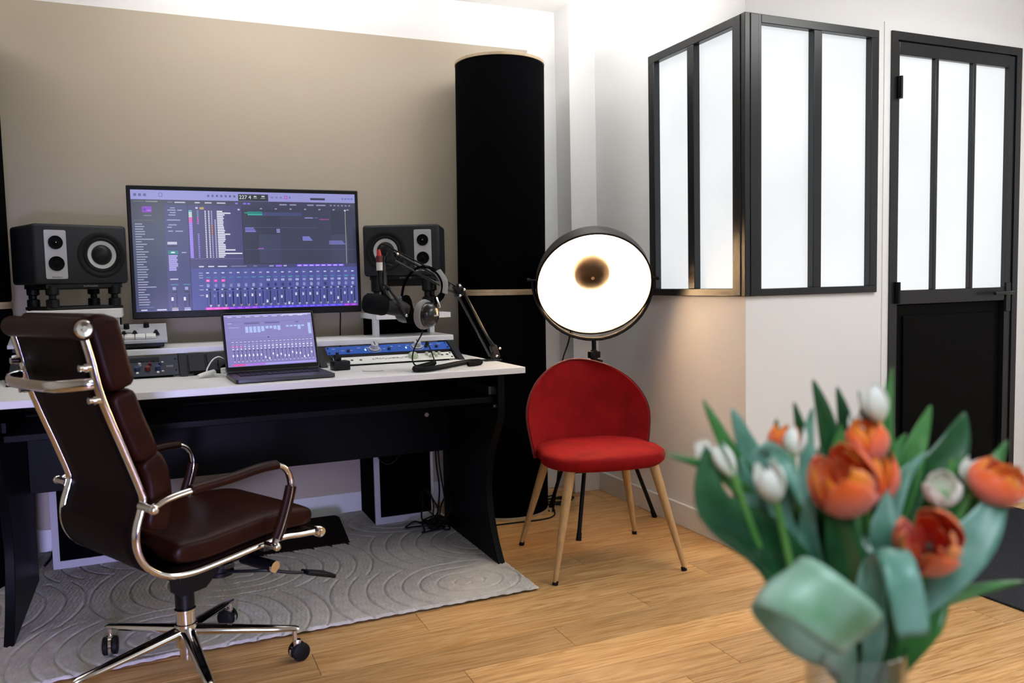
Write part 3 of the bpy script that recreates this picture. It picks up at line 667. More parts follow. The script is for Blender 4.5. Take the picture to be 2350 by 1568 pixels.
def iso_stand(label, loc, rot, h):
    t = thing('isolation_stand', label, 'speaker stand', loc, rot, 'black isolation stands under the monitors')
    obj('base_frame', G().bx(-.135, .135, -.015, .015, 0, .012).bx(-.135, .135, .185, .215, 0, .012).bx(-.135, -.105, .0, .2, 0, .012).bx(.105, .135, 0, .2, 0, .012), black_plastic, t, bev=.002)
    obj('top_frame', G().bx(-.135, .135, -.015, .015, h - .016, h).bx(-.135, .135, .185, .215, h - .016, h).bx(-.135, -.105, 0, .2, h - .016, h).bx(.105, .135, 0, .2, h - .016, h), black_plastic, t, bev=.002)
    obj('base_plate', G().bx(-.12, .12, 0, .2, .001, .009), black_plastic, t)
    obj('top_plate', G().bx(-.12, .12, 0, .2, h - .045 if h > .12 else h - .02, h - .008), black_plastic, t)
    for sx in (-.11, .11):
        for sy in (.0, .2):
            leg = obj('leg', G().lathe([(.012, .006), (.022, .010), (.022, h * .40), (.012, h * .44), (.012, h * .56), (.022, h * .60), (.022, h - .006), (.012, h - .003)], 20, (sx, sy, 0)), black_plastic, t)
    text('IsoAcoustics', .010, print_grey, t, (.02, -.0155, h - .008))
    return t
def speaker_shelf(label, x0, x1, y0, y1, z1, th, base, legs):
    t = thing('speaker_shelf', label, 'shelf', ((x0 + x1) / 2, (y0 + y1) / 2, base), 0, 'small white shelves raising the monitors')
    cx, cy = (x0 + x1) / 2, (y0 + y1) / 2
    obj('shelf_board', G().bx(x0 - cx, x1 - cx, y0 - cy, y1 - cy, z1 - th - base, z1 - base), desk_white, t, bev=.001)
    obj('back_panel', G().bx(x0 - cx + .008, x1 - cx - .01, y1 - cy - .03, y1 - cy - .015, 0, z1 - th - base), black_fabric, t)
    for lx, ly in legs:
        obj('leg', G().bx(lx - .011 - cx, lx + .011 - cx, ly - .02 - cy, ly + .02 - cy, 0, z1 - th - base), desk_white, t, bev=.001)
a = math.radians(24)
loudspeaker('left monitor loudspeaker, toed in, on a shelf above the office chair', (-.222, 3.447, 1.108), a, 1)
loudspeaker('right monitor loudspeaker between television and black column', (.995, 3.447, 1.118), -a, -1)
iso_stand('low black isolation stand under the left loudspeaker', (-.226, 3.475, 1.013), a, .095)
iso_stand('tall black isolation stand under the right loudspeaker, behind the microphone', (.999, 3.475, .957), -a, .161)
speaker_shelf('small white shelf carrying the left loudspeaker', -.405, -.100, 3.375, 3.66, 1.013, .032, .859, [(-.38, 3.58), (-.125, 3.58)])
speaker_shelf('small white shelf carrying the right loudspeaker', .857, 1.185, 3.375, 3.655, .957, .022, .859, [(.888, 3.51), (1.165, 3.595)])
tag(obj('speaker_cable', G().tube([(-.42, 3.63, 1.18), (-.435, 3.69, 1.14), (-.43, 3.71, 1.05), (-.44, 3.70, .95), (-.43, 3.69, .80)], .005, 8), rubber), 'black cable dropping behind the left loudspeaker', 'cable')

# ================================================================== SYNTH
sy = thing('synthesizer', 'silver desktop synthesizer with black knobs and small keys on the rear shelf', 'synthesizer', (-.21, 3.47, .859))
SM = Matrix.Rotation(math.radians(16), 3, 'X')
def sp(x, y, z=0): return SM @ Vector((x, y, z)) + Vector((0, 0, .034))
obj('base', G().bx(-.250, .250, -.085, .085, .006, .026), black_plastic, sy, bev=.003)
obj('body', G().prism([(-.095, .022), (.10, .022), (.10, .088), (-.095, .034)], 'x', -.262, .262), silver_plastic, sy, smooth=0, bev=.002)
bm_ = math.atan2(.054, .195)
BM = Matrix.Rotation(bm_, 3, 'X')
def top(x, s, z=0): return Vector((x, -.095, .034)) + BM @ Vector((0, s, z))
for x in (-.2, -.15, -.10, -.05, .0, .045, .09, .16, -.225):
    s_ = .158 if x not in (.0, .09) else .148
    obj('knob', G().lathe([(.0001, 0), (.011, 0), (.010, .018), (.0001, .018)], 16, (0, 0, 0)).xf(BM, top(x + .03, s_)), black_plastic, sy)
for i in range(11):
    x = -.165 + i * .037
    obj('key', G().box((0, 0, .006), (.0345, .040, .010), BM, .0015, 1).xf(Matrix.Identity(3), top(x, .027)), white_plastic, sy)
    if i % 7 not in (2, 6): obj('black_key', G().prism([(-.012, 0), (.012, 0), (.004, .016), (-.004, .016)], 'y', -.008, .008).xf(BM, top(x + .0185, .053, .004)), black_plastic, sy)
for i in range(5): obj('printed_label', G().box((0, 0, .0006), (.05, .005, .0006), BM).xf(Matrix.Identity(3), top(-.13 + i * .06, .098)), print_grey, sy)
obj('printed_line', G().box((0, 0, .0006), (.30, .004, .0006), BM).xf(Matrix.Identity(3), top(.0, .088)), print_dark, sy)
obj('printed_label', G().box((0, 0, .0006), (.05, .005, .0006), BM).xf(Matrix.Identity(3), top(.03, .118)), print_dark, sy)
obj('toggle', G().cyl((0, 0, 0), (0, .003, .012), .002).xf(BM, top(.125, .155)), chrome, sy)
for fx in (-.2, .2):
    obj('foot', G().bx(fx - .02, fx + .02, -.06, .06, 0, .006), rubber, sy)

# ================================================================== LAPTOP
lp = thing('laptop', 'open dark grey laptop on the white desk showing a mixer screen', 'laptop', (.402, 2.948, .765), math.radians(3))
LW, LD = .330, .232
def zface(poly, a, b): return G().prism(poly, 'z', a, b)
obj('base', zface(rounded(-LW / 2, LW / 2, -LD / 2, LD / 2, .012), .002, .0145), aluminium_dark, lp, bev=.0015)
obj('keyboard_well', zface(rounded(-.135, .135, -.012, .098, .004), .0145, .0149), black_plastic, lp)
for r_ in range(6):
    for c_ in range(14):
        pass
kb = G()
for r_ in range(6):
    for c_ in range(14):
        if r_ == 0 and 3 < c_ < 9: continue
        kb.box((-.126 + c_ * .0194, -.002 + r_ * .0185, .0158), (.0168, .0160, .0018))
    if r_ == 0: kb.box((-.0005, -.002, .0158), (.090, .0160, .0018))
ko = obj('keys', kb, black_plastic, lp, smooth=0); ko['kind'] = 'stuff'
obj('trackpad', zface(rounded(-.065, .065, -.108, -.022, .004), .0145, .0148), aluminium_dark, lp)
lidA = math.radians(21)
LM = Matrix.Rotation(-lidA, 3, 'X')
lid_o = Vector((0, LD / 2 - .006, .016))
LH = .224
obj('lid', G().prism(rounded(-LW / 2, LW / 2, 0, LH, .010), 'y', 0, .006).xf(LM, lid_o), aluminium_dark, lp, bev=.001)
obj('screen_bezel', G().prism(rounded(-LW / 2 + .003, LW / 2 - .003, .006, LH - .003, .008), 'y', -.0006, .0003).xf(LM, lid_o), black_plastic, lp)
obj('hinge', G().cyl((-.12, LD / 2 - .006, .016), (.12, LD / 2 - .006, .016), .005), black_plastic, lp)
def lap_ui():
    R = random.Random(5); r = []; add = lambda *a: r.append(a)
    add(0, 0, 1, 1, (134, 128, 188)); add(0, 0, 1, .5, (140, 134, 194)); add(0, .0, 1, .03, (170, 164, 220))
    for i in range(9): add(.04 + i * .1, .035, R.uniform(.03, .06), .012, (215, 212, 240))
    add(.66, .022, .30, .012, (225, 222, 250)); add(.0, .14, 1, .004, (110, 105, 160)); add(.22, .155, .17, .03, (110, 104, 158)); add(.45, .155, .17, .03, (112, 106, 160)); add(.8, .165, .04, .02, (100, 96, 150))
    for i in range(5): add(.225 + i * .045, .235, .034, (.12, .12, .12, .12, .10)[i], (176, 196, 245))
    for i in range(4): add(.455 + i * .045, .235, .034, (.05, .05, .07, .09)[i], (176, 196, 245))
    for i in range(5): add(.69 + i * .045, .235, .034, (.03, .03, .03, .09, .03)[i], (176, 196, 245))
    add(.945, .20, .035, .22, (180, 200, 245)); add(.04, .245, .12, .008, (190, 190, 230)); add(.04, .16, .04, .012, (200, 200, 235))
    add(.05, .465, .95, .004, (112, 108, 165)); add(.47, .44, .01, .03, (40, 40, 60))
    for i in range(21):
        x = .06 + i * .0445
        add(x, .525, .026, .010, (220, 220, 245)); add(x, .575, .026, .008, (180, 190, 230))
        add(x, .605, .02, .028, (245, 130, 200) if i < 3 else (190, 190, 225) if i < 8 else (222, 222, 245))
        add(x + .003, .655, .014, .022, (235, 235, 250)); add(x + .008, .695, .022, .014, (60, 58, 100))
        add(x + .018, .72, .006, .17, (72, 70, 118)); fy = .75 + (R.uniform(0, .11) if i > 7 else .02)
        add(x - .002, fy, .014, .04, (240, 240, 255)); add(x + .01, .90, .012, .012, (235, 215, 245))
        add(x - .008, .955, .0445, .03, (250, 80, 170) if i < 3 else (185, 120, 235) if i < 8 else (175, 165, 245))
    return r
ls = screen('screen', LW - .018, LH - .030, lap_ui(), lp, LM @ Vector((0, -.0008, LH * .5 + .006)) + lid_o, (PI / 2 - lidA, 0, 0), 1.0)
wc = thing('charging_cable', 'white charging plug and cables lying left of the laptop', 'cable', (.19, 3.12, .765))
obj('cord', G().tube([(.055, .13, .045), (.035, .135, .060), (.01, .11, .052), (-.012, .06, .028), (-.02, .02, .012), (-.03, -.01, .006)], .0028, 8), white_plastic, wc)
obj('plug', G().tube([(-.05, -.045, .010), (-.025, -.02, .013), (.005, .01, .014)], lambda t: .006 + .006 * t, 12, 4, flat=None), white_plastic, wc)
obj('cord', G().tube([(.0, .0, .010), (.03, -.02, .008), (.07, -.05, .007)], .004, 8), white_plastic, wc)
obj('adapter', G().box((.058, .05, .016), (.05, .03, .02), Matrix.Rotation(.2, 3, 'Z'), .004), white_plastic, wc)
obj('adapter', G().box((.06, .015, .010), (.06, .022, .014), Matrix.Rotation(.1, 3, 'Z'), .004), white_plastic, wc)
bb = thing('power_block', 'small black box with a switch on the desk right of the laptop', 'box', (.640, 3.085, .765), math.radians(8))
obj('body', G().box((0, 0, .0175), (.062, .055, .035), None, .004), black_plastic, bb)
obj('dial', G().box((-.008, .005, .047), (.024, .026, .022), None, .004).cyl((-.008, .005, .056), (-.008, .005, .066), .006), black_plastic, bb)
tag(obj('clear_clip', G().tube([(.70, 2.985, .7665), (.715, 2.955, .767), (.75, 2.945, .767), (.77, 2.955, .7665)], .0012, 6), mat('clear_grey_plastic', (.35, .36, .38), .2)), 'small clear plastic strip on the desk beside the black box', 'clip')

# ================================================================== MIC BOOM + MIC + HEADPHONES
bo = thing('boom_arm', 'black articulated boom arm clamped to the right edge of the desk', 'boom arm', (1.268, 3.08, .765))
def B(*p): return Vector(p) - Vector((1.268, 3.08, .765))
obj('clamp', G().box(B(1.250, 3.08, .768), (.075, .05, .006), None, .001).box(B(1.272, 3.08, .748), (.016, .04, .045), None, .002).cyl(B(1.240, 3.08, .72), B(1.240, 3.08, .742), .006).box(B(1.256, 3.08, .724), (.045, .035, .006)), black_steel, bo)
obj('post', G().cyl(B(1.262, 3.08, .768), B(1.262, 3.08, .80), .013).box(B(1.266, 3.08, .800), (.026, .03, .055), Matrix.Rotation(-.3, 3, 'Y'), .004), mat('bronze_black', (.02, .011, .008), .4, bump=.02), bo)
el = (1.105, 3.04, 1.052); hd_ = (.835, 3.0, 1.186)
for off in (-.011, .011):
    obj('lower_arm', G().tube([B(1.255 + off * .9, 3.08, .795 + off), B(el[0] + off * .9, el[1], el[2] + off)], .0052, 8, 1), black_steel, bo)
obj('lower_arm', G().tube([B(1.274, 3.07, .810), B(1.20, 3.058, .905), B(1.125, 3.035, 1.048)], .0038, 8, 3), black_steel, bo)
obj('elbow_joint', G().box(B(*el), (.034, .03, .05), Matrix.Rotation(-.5, 3, 'Y'), .005).cyl(B(1.10, 3.02, 1.070), B(1.10, 3.062, 1.070), .008).cyl(B(1.118, 3.02, 1.055), B(1.118, 3.062, 1.055), .008).cyl(B(1.10, 3.02, 1.032), B(1.10, 3.062, 1.032), .008), black_plastic, bo)
for (a_, c_) in (((1.100, 3.017, 1.070), 0), ((1.118, 3.017, 1.055), 0), ((1.10, 3.017, 1.032), 0), ((.845, 2.978, 1.192), 0), ((1.262, 3.05, .785), 0), ((1.276, 3.05, .815), 0)):
    obj('joint_bolt', G().ball(B(*a_), .0058, 10, 8), chrome, bo)
for off in (-.015, .015):
    obj('upper_arm', G().tube([B(el[0] - .008, el[1], el[2] + off), B(hd_[0], hd_[1], hd_[2] + off)], .0055, 8, 1), black_steel, bo)
for t0, t1 in ((.15, .42), (.58, .85)):
    P0 = Vector(el).lerp(Vector(hd_), t0); P1 = Vector(el).lerp(Vector(hd_), t1)
    obj('tension_spring', G().tube([B(*(P0.lerp(P1, i / 60) + Vector((0, .006 * math.cos(i * 1.5), .006 * math.sin(i * 1.5))))) for i in range(61)], .0014, 5, 0), black_steel, bo)
obj('head_joint', G().box(B(.822, 2.998, 1.176), (.036, .026, .042), Matrix.Rotation(.4, 3, 'Y'), .005).cyl(B(.845, 2.978, 1.19), B(.845, 3.018, 1.19), .008), black_plastic, bo)
obj('swivel_rod', G().cyl(B(.800, 2.998, 1.185), B(.797, 2.998, 1.115), .006).cyl(B(.797, 2.998, 1.125), B(.796, 2.998, 1.085), .010), black_steel, bo)
mi = thing('microphone', 'black studio microphone with foam windscreen hanging in front of the right loudspeaker', 'microphone', (.80, 2.99, 1.0))
def Q(*p): return Vector(p) - Vector((.80, 2.99, 1.0))
ax0 = Vector((.712, 2.985, 1.018)); ax1 = Vector((.888, 2.995, .985)); axd = (ax1 - ax0).normalized()
obj('windscreen', G().lathe([(.0001, 0), (.026, .002), (.036, .012), (.038, .03), (.038, .075), (.034, .088), (.024, .093), (.0001, .093)], 28, Q(*ax0), axd), mat('black_foam', (.006, .007, .008), .95, bump=.8, bscale=700, spec=.1), mi)
obj('body', G().lathe([(.030, .088), (.031, .10), (.031, .145), (.024, .165), (.018, .176), (.0001, .178)], 28, Q(*ax0), axd), grey_plastic, mi)
obj('yoke', G().tube([Q(.805, 2.958, 1.065), Q(.82, 2.953, 1.04), Q(.845, 2.955, 1.0), Q(.862, 2.957, .968)], .004, 8, 5, flat=(.004, .006)).tube([Q(.805, 3.03, 1.065), Q(.82, 3.033, 1.04), Q(.845, 3.03, 1.0), Q(.862, 3.028, .975)], .004, 8, 5, flat=(.004, .006)).tube([Q(.805, 2.958, 1.065), Q(.797, 2.995, 1.078), Q(.805, 3.03, 1.065)], .005, 8, 5), black_steel, mi)
obj('mount_stem', G().cyl(Q(.797, 2.995, 1.075), Q(.796, 2.997, 1.092), .009), black_steel, mi)
obj('yoke_knob', G().ball(Q(.864, 2.953, .966), .006, 10, 8), chrome, mi)
mc = thing('microphone_cable', 'microphone cable with red and white plug at the tip of the boom arm', 'cable', (.777, 2.995, 1.16))
def Kc(*p): return Vector(p) - Vector((.777, 2.995, 1.16))
obj('plug_sleeve', G().cyl(Kc(.777, 2.985, 1.133), Kc(.777, 2.985, 1.163), .0115), white_plastic, mc)
obj('plug_ring', G().cyl(Kc(.777, 2.985, 1.163), Kc(.777, 2.985, 1.186), .0125), dark_red, mc)
obj('plug_boot', G().cyl(Kc(.777, 2.985, 1.186), Kc(.775, 2.985, 1.21), .010, .006), red_plastic, mc)
obj('connector', G().cyl(Kc(.777, 2.985, 1.133), Kc(.777, 2.985, 1.085), .0105, .009), black_plastic, mc)
obj('cord', G().tube([Kc(.775, 2.985, 1.208), Kc(.785, 2.985, 1.228), Kc(.81, 2.985, 1.225), Kc(.84, 2.985, 1.205), Kc(.93, 2.99, 1.16), Kc(1.02, 3.0, 1.112)], .003, 8), rubber, mc)
obj('cord', G().tube([Kc(.777, 2.985, 1.088), Kc(.785, 2.98, 1.06), Kc(.83, 2.965, 1.0), Kc(.855, 2.962, .965), Kc(.868, 2.962, .958), Kc(.874, 2.975, .972), Kc(.882, 2.992, .986)], .003, 8), rubber, mc)

hp = thing('headphones', 'black headphones with grey velour pads hanging on the boom arm', 'headphones', (.955, 2.98, .97))
def Hq(*p): return Vector(p) - Vector((.955, 2.98, .97))
cupA = Hq(.936, 2.93, .966); axA = Vector((.66, -.74, -.06)).normalized()
cupB = Hq(.885, 3.045, .982); axB = Vector((-.90, .35, -.15)).normalized()
for (cc, ax, nm) in ((cupA, axA, 'a'), (cupB, axB, 'b')):
    cu_ = obj('ear_cup', G().lathe([(.046, -.004), (.048, .004), (.046, .016), (.038, .030), (.024, .039), (.0001, .042)], 32, cc, ax), mat('gloss_black', (.012, .012, .013), .22, bump=.02, bscale=200), hp)
    obj('ear_pad', G().lathe([(.028, -.006), (.030, -.022), (.040, -.030), (.052, -.026), (.057, -.014), (.054, -.002), (.046, .0), (.028, -.002)], 36, cc, ax), velour if nm == 'a' else black_fabric, hp)
    rr = orient(ax)
tx = text('beyerdynamic', .0085, print_white, hp, tuple(cupA + axA * .0385 + Vector((0, -.006, .0))), (PI / 2, 0, math.radians(50)))
band = [cupA + Vector((.035, -.0, .05)), Hq(1.005, 2.95, 1.04), Hq(1.013, 2.965, 1.085), Hq(.995, 2.985, 1.125), Hq(.96, 3.005, 1.145), Hq(.92, 3.02, 1.135), Hq(.885, 3.03, 1.09), cupB + Vector((-.01, 0, .055))]
obj('headband', G().tube(band, .004, 10, 8, flat=(.0045, .014)), black_fabric, hp)
obj('band_pad', G().tube([p + Vector((.003, -.001, .003)) for p in band[1:4]], .004, 10, 8, flat=(.006, .017)), velour, hp)
obj('yoke', G().tube([band[0] + Vector((.005, 0, .012)), cupA + axA * .012 + Vector((.03, -.012, .046)), cupA + axA * .018 + Vector((.028, -.02, .028))], .004, 8), steel, hp)
obj('yoke', G().tube([band[-1], cupB + axB * .012 + Vector((0, 0, .048))], .004, 8), steel, hp)
dz = .776
obj('cord', G().tube([cupA + Vector((-.02, .0, -.050)), Hq(.915, 2.935, .895), Hq(.89, 2.94, .850), Hq(.878, 2.94, .81), Hq(.880, 2.925, .785), Hq(.895, 2.91, .779)], .0028, 8), rubber, hp)
cpath = cr([(.990, 3.025, dz), (.960, 2.99, dz), (.910, 2.93, dz), (.868, 2.875, dz), (.858, 2.825, dz), (.895, 2.818, dz), (.96, 2.858, dz), (1.035, 2.925, dz), (1.11, 2.985, dz), (1.150, 2.985, dz), (1.150, 2.945, dz), (1.115, 2.915, dz), (1.085, 2.905, dz)], 26)
hel = []
for i, p in enumerate(cpath):
    q = cpath[min(i + 1, len(cpath) - 1)] - cpath[max(i - 1, 0)]; q.normalize(); sd = q.cross(Vector((0, 0, 1)))
    for k in range(5):
        th = (i * 5 + k) * 2 * PI / 7; pp_ = p.lerp(cpath[min(i + 1, len(cpath) - 1)], k / 5)
        hel.append(Hq(*(pp_ + sd * .0075 * math.cos(th) + Vector((0, 0, .0075 * math.sin(th))))))
obj('coiled_cable', G().tube(hel, .0027, 5, 0), rubber, hp)
obj('cord', G().tube([Hq(.990, 3.025, dz), Hq(1.0, 3.06, .79), Hq(1.01, 3.13, .82), Hq(1.022, 3.21, .845)], .0025, 8), rubber, hp)
obj('plug', G().cyl(Hq(1.022, 3.21, .838), Hq(1.026, 3.238, .826), .008), black_plastic, hp)

# ================================================================== UNDER THE DESK
def sub(label, x0):
    t = thing('floor_speaker', label, 'speaker', (x0 + .136, 3.68, .017), 0, 'black framed cabinets under the desk')
    W, Dp, H = .272, .27, .45
    obj('cabinet', G().bx(-W / 2, W / 2, -Dp / 2 + .012, Dp / 2, .0, H), black_fabric, t, bev=.002)
    obj('front_frame', G().bx(-W / 2, -W / 2 + .024, -Dp / 2, -Dp / 2 + .012, 0, H).bx(W / 2 - .012, W / 2, -Dp / 2, -Dp / 2 + .012, 0, H).bx(-W / 2 + .024, W / 2 - .012, -Dp / 2, -Dp / 2 + .012, 0, .030).bx(-W / 2 + .024, W / 2 - .012, -Dp / 2, -Dp / 2 + .012, H - .03, H), grey_frame, t, smooth=0)
    obj('front_cloth', G().bx(-W / 2 + .024, W / 2 - .012, -Dp / 2 + .005, -Dp / 2 + .013, .03, H - .03), black_fabric, t)
    return t
sub('black cabinet with pale frame under the desk, nearest the right leg', .868)
sub('black cabinet with pale frame under the desk, behind the office chair', -.39)
fr = thing('footrest', 'dark brown slanted footrest on the rug under the desk', 'footrest', (.57, 3.42, .016)); fr.rotation_euler = (math.radians(16), 0, 0)
obj('board', G().prism(rounded(-.26, .14, -.155, .165, .03), 'z', .006, .020), dark_brown, fr, bev=.003)
obj('wedge', G().prism([(-.15, .006), (.155, .006), (.155, -.075)], 'x', -.22, -.20).prism([(-.15, .006), (.155, .006), (.155, -.075)], 'x', .09, .11), dark_brown, fr, smooth=0)
R5 = random.Random(11)
cb = G()
for k in range(9):
    cx, cy = 1.08 + R5.uniform(-.05, .05), 3.40 + R5.uniform(-.06, .05); pts = []
    for i in range(9):
        a_ = i * R5.uniform(.7, 1.0) + k; rr = R5.uniform(.03, .085)
        pts.append((min(1.148, cx + rr * math.cos(a_)), cy + rr * math.sin(a_), .024 + R5.uniform(0, .03) + (.14 * math.exp(-((i - 4) / 1.2) ** 2) if k % 3 == 0 else 0)))
    cb.tube(pts, .0035, 6, 5)
cb.tube([(1.10, 3.38, .06), (1.12, 3.40, .18), (1.115, 3.42, .30), (1.12, 3.44, .45)], .004, 6).tube([(1.13, 3.36, .03), (1.135, 3.38, .15), (1.13, 3.42, .28), (1.13, 3.44, .42)], .0035, 6)
tag(obj('cable_bundle', cb, rubber), 'tangle of black cables on the rug beside the right desk leg', 'cables')
tag(obj('hanging_cable', G().tube([(.99, 3.48, .46), (.93, 3.50, .43), (.885, 3.52, .40), (.88, 3.52, .33), (.92, 3.52, .29), (.965, 3.52, .31), (.985, 3.52, .36), (.98, 3.50, .47)], .002, 6), grey_plastic), 'thin grey cable loop in front of the right black cabinet', 'cable')
tag(obj('mains_cable', G().tube([(-.40, 3.72, .70), (-.41, 3.72, .45), (-.395, 3.72, .25), (-.40, 3.68, .06), (-.425, 3.60, .023)], .0045, 8), rubber), 'black power cord hanging down beside the left desk leg', 'cable')

# ================================================================== OFFICE CHAIR
phi = math.radians(63)
oc = thing('office_chair', 'brown leather high-back office chair with chrome frame on castors', 'office chair', (.065, 2.445, 0), -phi)
prof = [(-.340, .985), (-.325, .92), (-.310, .845), (-.288, .775), (-.256, .685), (-.229, .605), (-.222, .575), (-.228, .55), (-.243, .50), (-.242, .45), (-.218, .403), (-.172, .371), (-.115, .361), (-.05, .364), (.09, .378), (.165, .383), (.225, .376), (.282, .371)]
for s in (-1, 1):
    obj('side_rail', G().tube([(s * .205, y, z) for y, z in prof], .011, 12, 6, flat=(.009, .0125)), chrome, oc)
pr = cr([(y, z, 0) for y, z in prof], 6)
nP = len(pr)
def sling(off, half):
    def fn(u, v):
        k = v * (nP - 1); i = min(int(k), nP - 2); p = pr[i].lerp(pr[i + 1], k - i)
        q = (pr[min(i + 2, nP - 1)] - pr[max(i - 1, 0)]).normalized(); nrm = Vector((q.y, -q.x, 0))   # towards the sitter for a downward path
        if nrm.x < 0 and p.y > .5: nrm = -nrm
        if p.y <= .5 and nrm.y < 0: nrm = -nrm if p.x > -.15 else nrm
        x = (u - .5) * 2 * half
        return (x, p.x + off * nrm.x, p.y + off * nrm.y)
    return fn
obj('sling', G().grid(sling(.004, .198), 8, 90), leather_dark, oc, solid=.009)
def cushion(pts, th, half, name):
    """pad following the profile segment pts (y,z), bulging to the sitter side"""
    P = cr([(a_[0], a_[1], 0) for a_ in pts], 8); m = len(P); 
    def fn(u, v):
        # v along profile, u around cross-section (closed loop)
        k = v * (m - 1); i = min(int(k), m - 2); p = P[i].lerp(P[i + 1], k - i)
        q = (P[min(i + 1, m - 1)] - P[max(i - 1, 0)]).normalized(); nrm = Vector((-q.y, q.x, 0)) if False else Vector((q.y, -q.x, 0))
        a_ = 2 * PI * u; ca, sa = math.cos(a_), math.sin(a_)
        ex = lambda c, e: math.copysign(abs(c) ** e, c)
        endf = (1 - abs(2 * v - 1) ** 9) ** .5
        x = half * ex(ca, .22); d = th * .5 * (1 + ex(sa, .40) * max(endf, .02)) if True else 0
        x *= (.93 + .07 * endf)
        return (x, p.x + d * nrm.x, p.y + d * nrm.y)
    return fn
def put_cushion(name, pts, th, half, flip=1, nv=26):
    g = G().grid(cushion(pts, th, half, name), 40, nv)
    n = 41
    g.f.append(tuple(range(0, 40))); g.f.append(tuple(range(nv * n, nv * n + 40)))
    return obj(name, g, leather, oc, smooth=60)
# path runs upward so that (q.y,-q.x) points to +y (the sitter)
put_cushion('back_cushion', [(-.292, .835), (-.304, .88), (-.318, .945), (-.330, 1.0), (-.326, 1.035)], .085, .205)
put_cushion('back_cushion', [(-.232, .655), (-.254, .715), (-.276, .775), (-.292, .832)], .075, .205)
put_cushion('back_cushion', [(-.226, .495), (-.214, .545), (-.212, .58), (-.217, .625), (-.232, .652)], .075, .205)
put_cushion('seat_cushion', [(.275, .384), (.165, .392), (.05, .386), (-.06, .376), (-.15, .380)][::-1] if False else [(.275, .384), (.165, .394), (.05, .386), (-.06, .376), (-.152, .382)], .066, .205)
obj('headrest_roll', G().tube([(-.198 + .423 * (i / 60) ** 1.5, -.347, .995) for i in range(61)], lambda t: .0265 * min(1, 1 - max(0, .1 - t) ** 2 * 55), 24, 0), leather, oc)
for s in (-1, 1):
    obj('roll_cap', G().lathe([(.0001, .006), (.006, .006), (.007, .003), (.017, .004), (.021, 0), (.021, -.012), (.0001, -.012)], 28, (s * (.228 if s > 0 else .196), -.347, .995), (s, 0, 0)), chrome, oc)
    obj('front_cap', G().lathe([(.0001, .006), (.005, .006), (.006, .003), (.013, .004), (.016, 0), (.016, -.02), (.0001, -.02)], 24, (s * .222, .285, .371), (s, 0, 0)), chrome, oc)
obj('front_bar', G().cyl((-.21, .285, .371), (.21, .285, .371), .013), leather_dark, oc)
hb = [(-.205, -.318, .868), (-.19, -.345, .866), (-.14, -.383, .862), (-.05, -.388, .860), (.05, -.388, .860), (.14, -.383, .862), (.19, -.345, .866), (.205, -.318, .868)]
obj('grab_handle', G().tube(hb, .004, 12, 5, flat=(.0045, .0135)), chrome, oc)
for s in (-1, 1):
    for zz, yy in ((.905, -.325), (.828, -.308)): obj('handle_bolt', G().cyl((s * .20, yy - .010, zz), (s * .20, yy - .026, zz), .008).cyl((s * .205, yy - .0, zz), (s * .205, yy - .014, zz), .010), chrome, oc)
for s in (-1, 1):
    X = s * .255
    arm = [(X, -.225, .560), (X, -.20, .572), (X, -.14, .582), (X, -.02, .590), (X, .07, .600), (X, .125, .600), (X, .155, .578), (X, .165, .54), (X, .152, .49), (X, .128, .43), (X, .108, .392), (X, .106, .382)]
    obj('armrest_frame', G().tube(arm, .009, 12, 6, flat=(.012, .008)), chrome, oc)
    obj('armrest_pad', G().tube([(X, -.125, .585), (X, -.02, .592), (X, .07, .602), (X, .122, .602)], .014, 14, 6, flat=(.019, .0125)), leather, oc)
    obj('armrest_pad', G().tube([(X, .166, .535), (X, .152, .49), (X, .128, .43), (X, .112, .40)], .014, 14, 6, flat=(.017, .0115)), leather, oc)
    obj('arm_joint', G().cyl((s * .205, -.228, .560), (X + s * .012, -.228, .560), .0105).ball((X + s * .012, -.228, .560), .0125, 14, 10), chrome, oc)
    obj('arm_joint', G().cyl((s * .205, .106, .378), (X + s * .010, .106, .382), .009).ball((X + s * .010, .106, .382), .0115, 14, 10), chrome, oc)
obj('tilt_mechanism', G().box((0, .02, .322), (.15, .24, .035), None, .006).prism([(-.05, .305), (.10, .305), (.03, .24), (-.045, .235)], 'x', -.03, .03).cyl((0, .09, .335), (0, .09, .262), .034).cyl((0, .09, .268), (0, .09, .255), .040), black_plastic, oc, bev=.002)
obj('seat_bracket', G().box((0, .0, .346), (.41, .03, .012)).box((0, .12, .362), (.41, .03, .012)), black_steel, oc, bev=.002)
kn = obj('tension_knob', G().cyl((.03, .15, .292), (.150, .17, .286), .017), black_plastic, oc)
obj('knob_cap', G().cyl((.150, .17, .286), (.158, .1715, .2855), .0165), chrome, kn)
lv = obj('height_lever', G().tube([(.03, .09, .268), (.10, .12, .276), (.14, .16, .275), (.165, .205, .262), (.175, .25, .250)], .005, 8), black_steel, oc)
obj('lever_paddle', G().prism([(.155, .22), (.195, .22), (.207, .315), (.143, .315)], 'z', -.006, .006).xf(Matrix.Rotation(-.35, 3, 'X'), (.0, .05, .325)), black_plastic, lv, bev=.003)
obj('gas_lift', G().cyl((0, -.02, .235), (0, -.02, .196), .026).cyl((0, -.02, .205), (0, -.02, .19), .014), black_plastic, oc)
obj('lift_cover', G().lathe([(.0001, .190), (.0285, .190), (.0285, .184), (.026, .182), (.026, .150), (.030, .148), (.032, .100), (.030, .085), (.020, .084), (.020, .048), (.0001, .048)], 32, (0, -.02, 0)), chrome, oc)
base_c = Vector((0, -.02, 0))
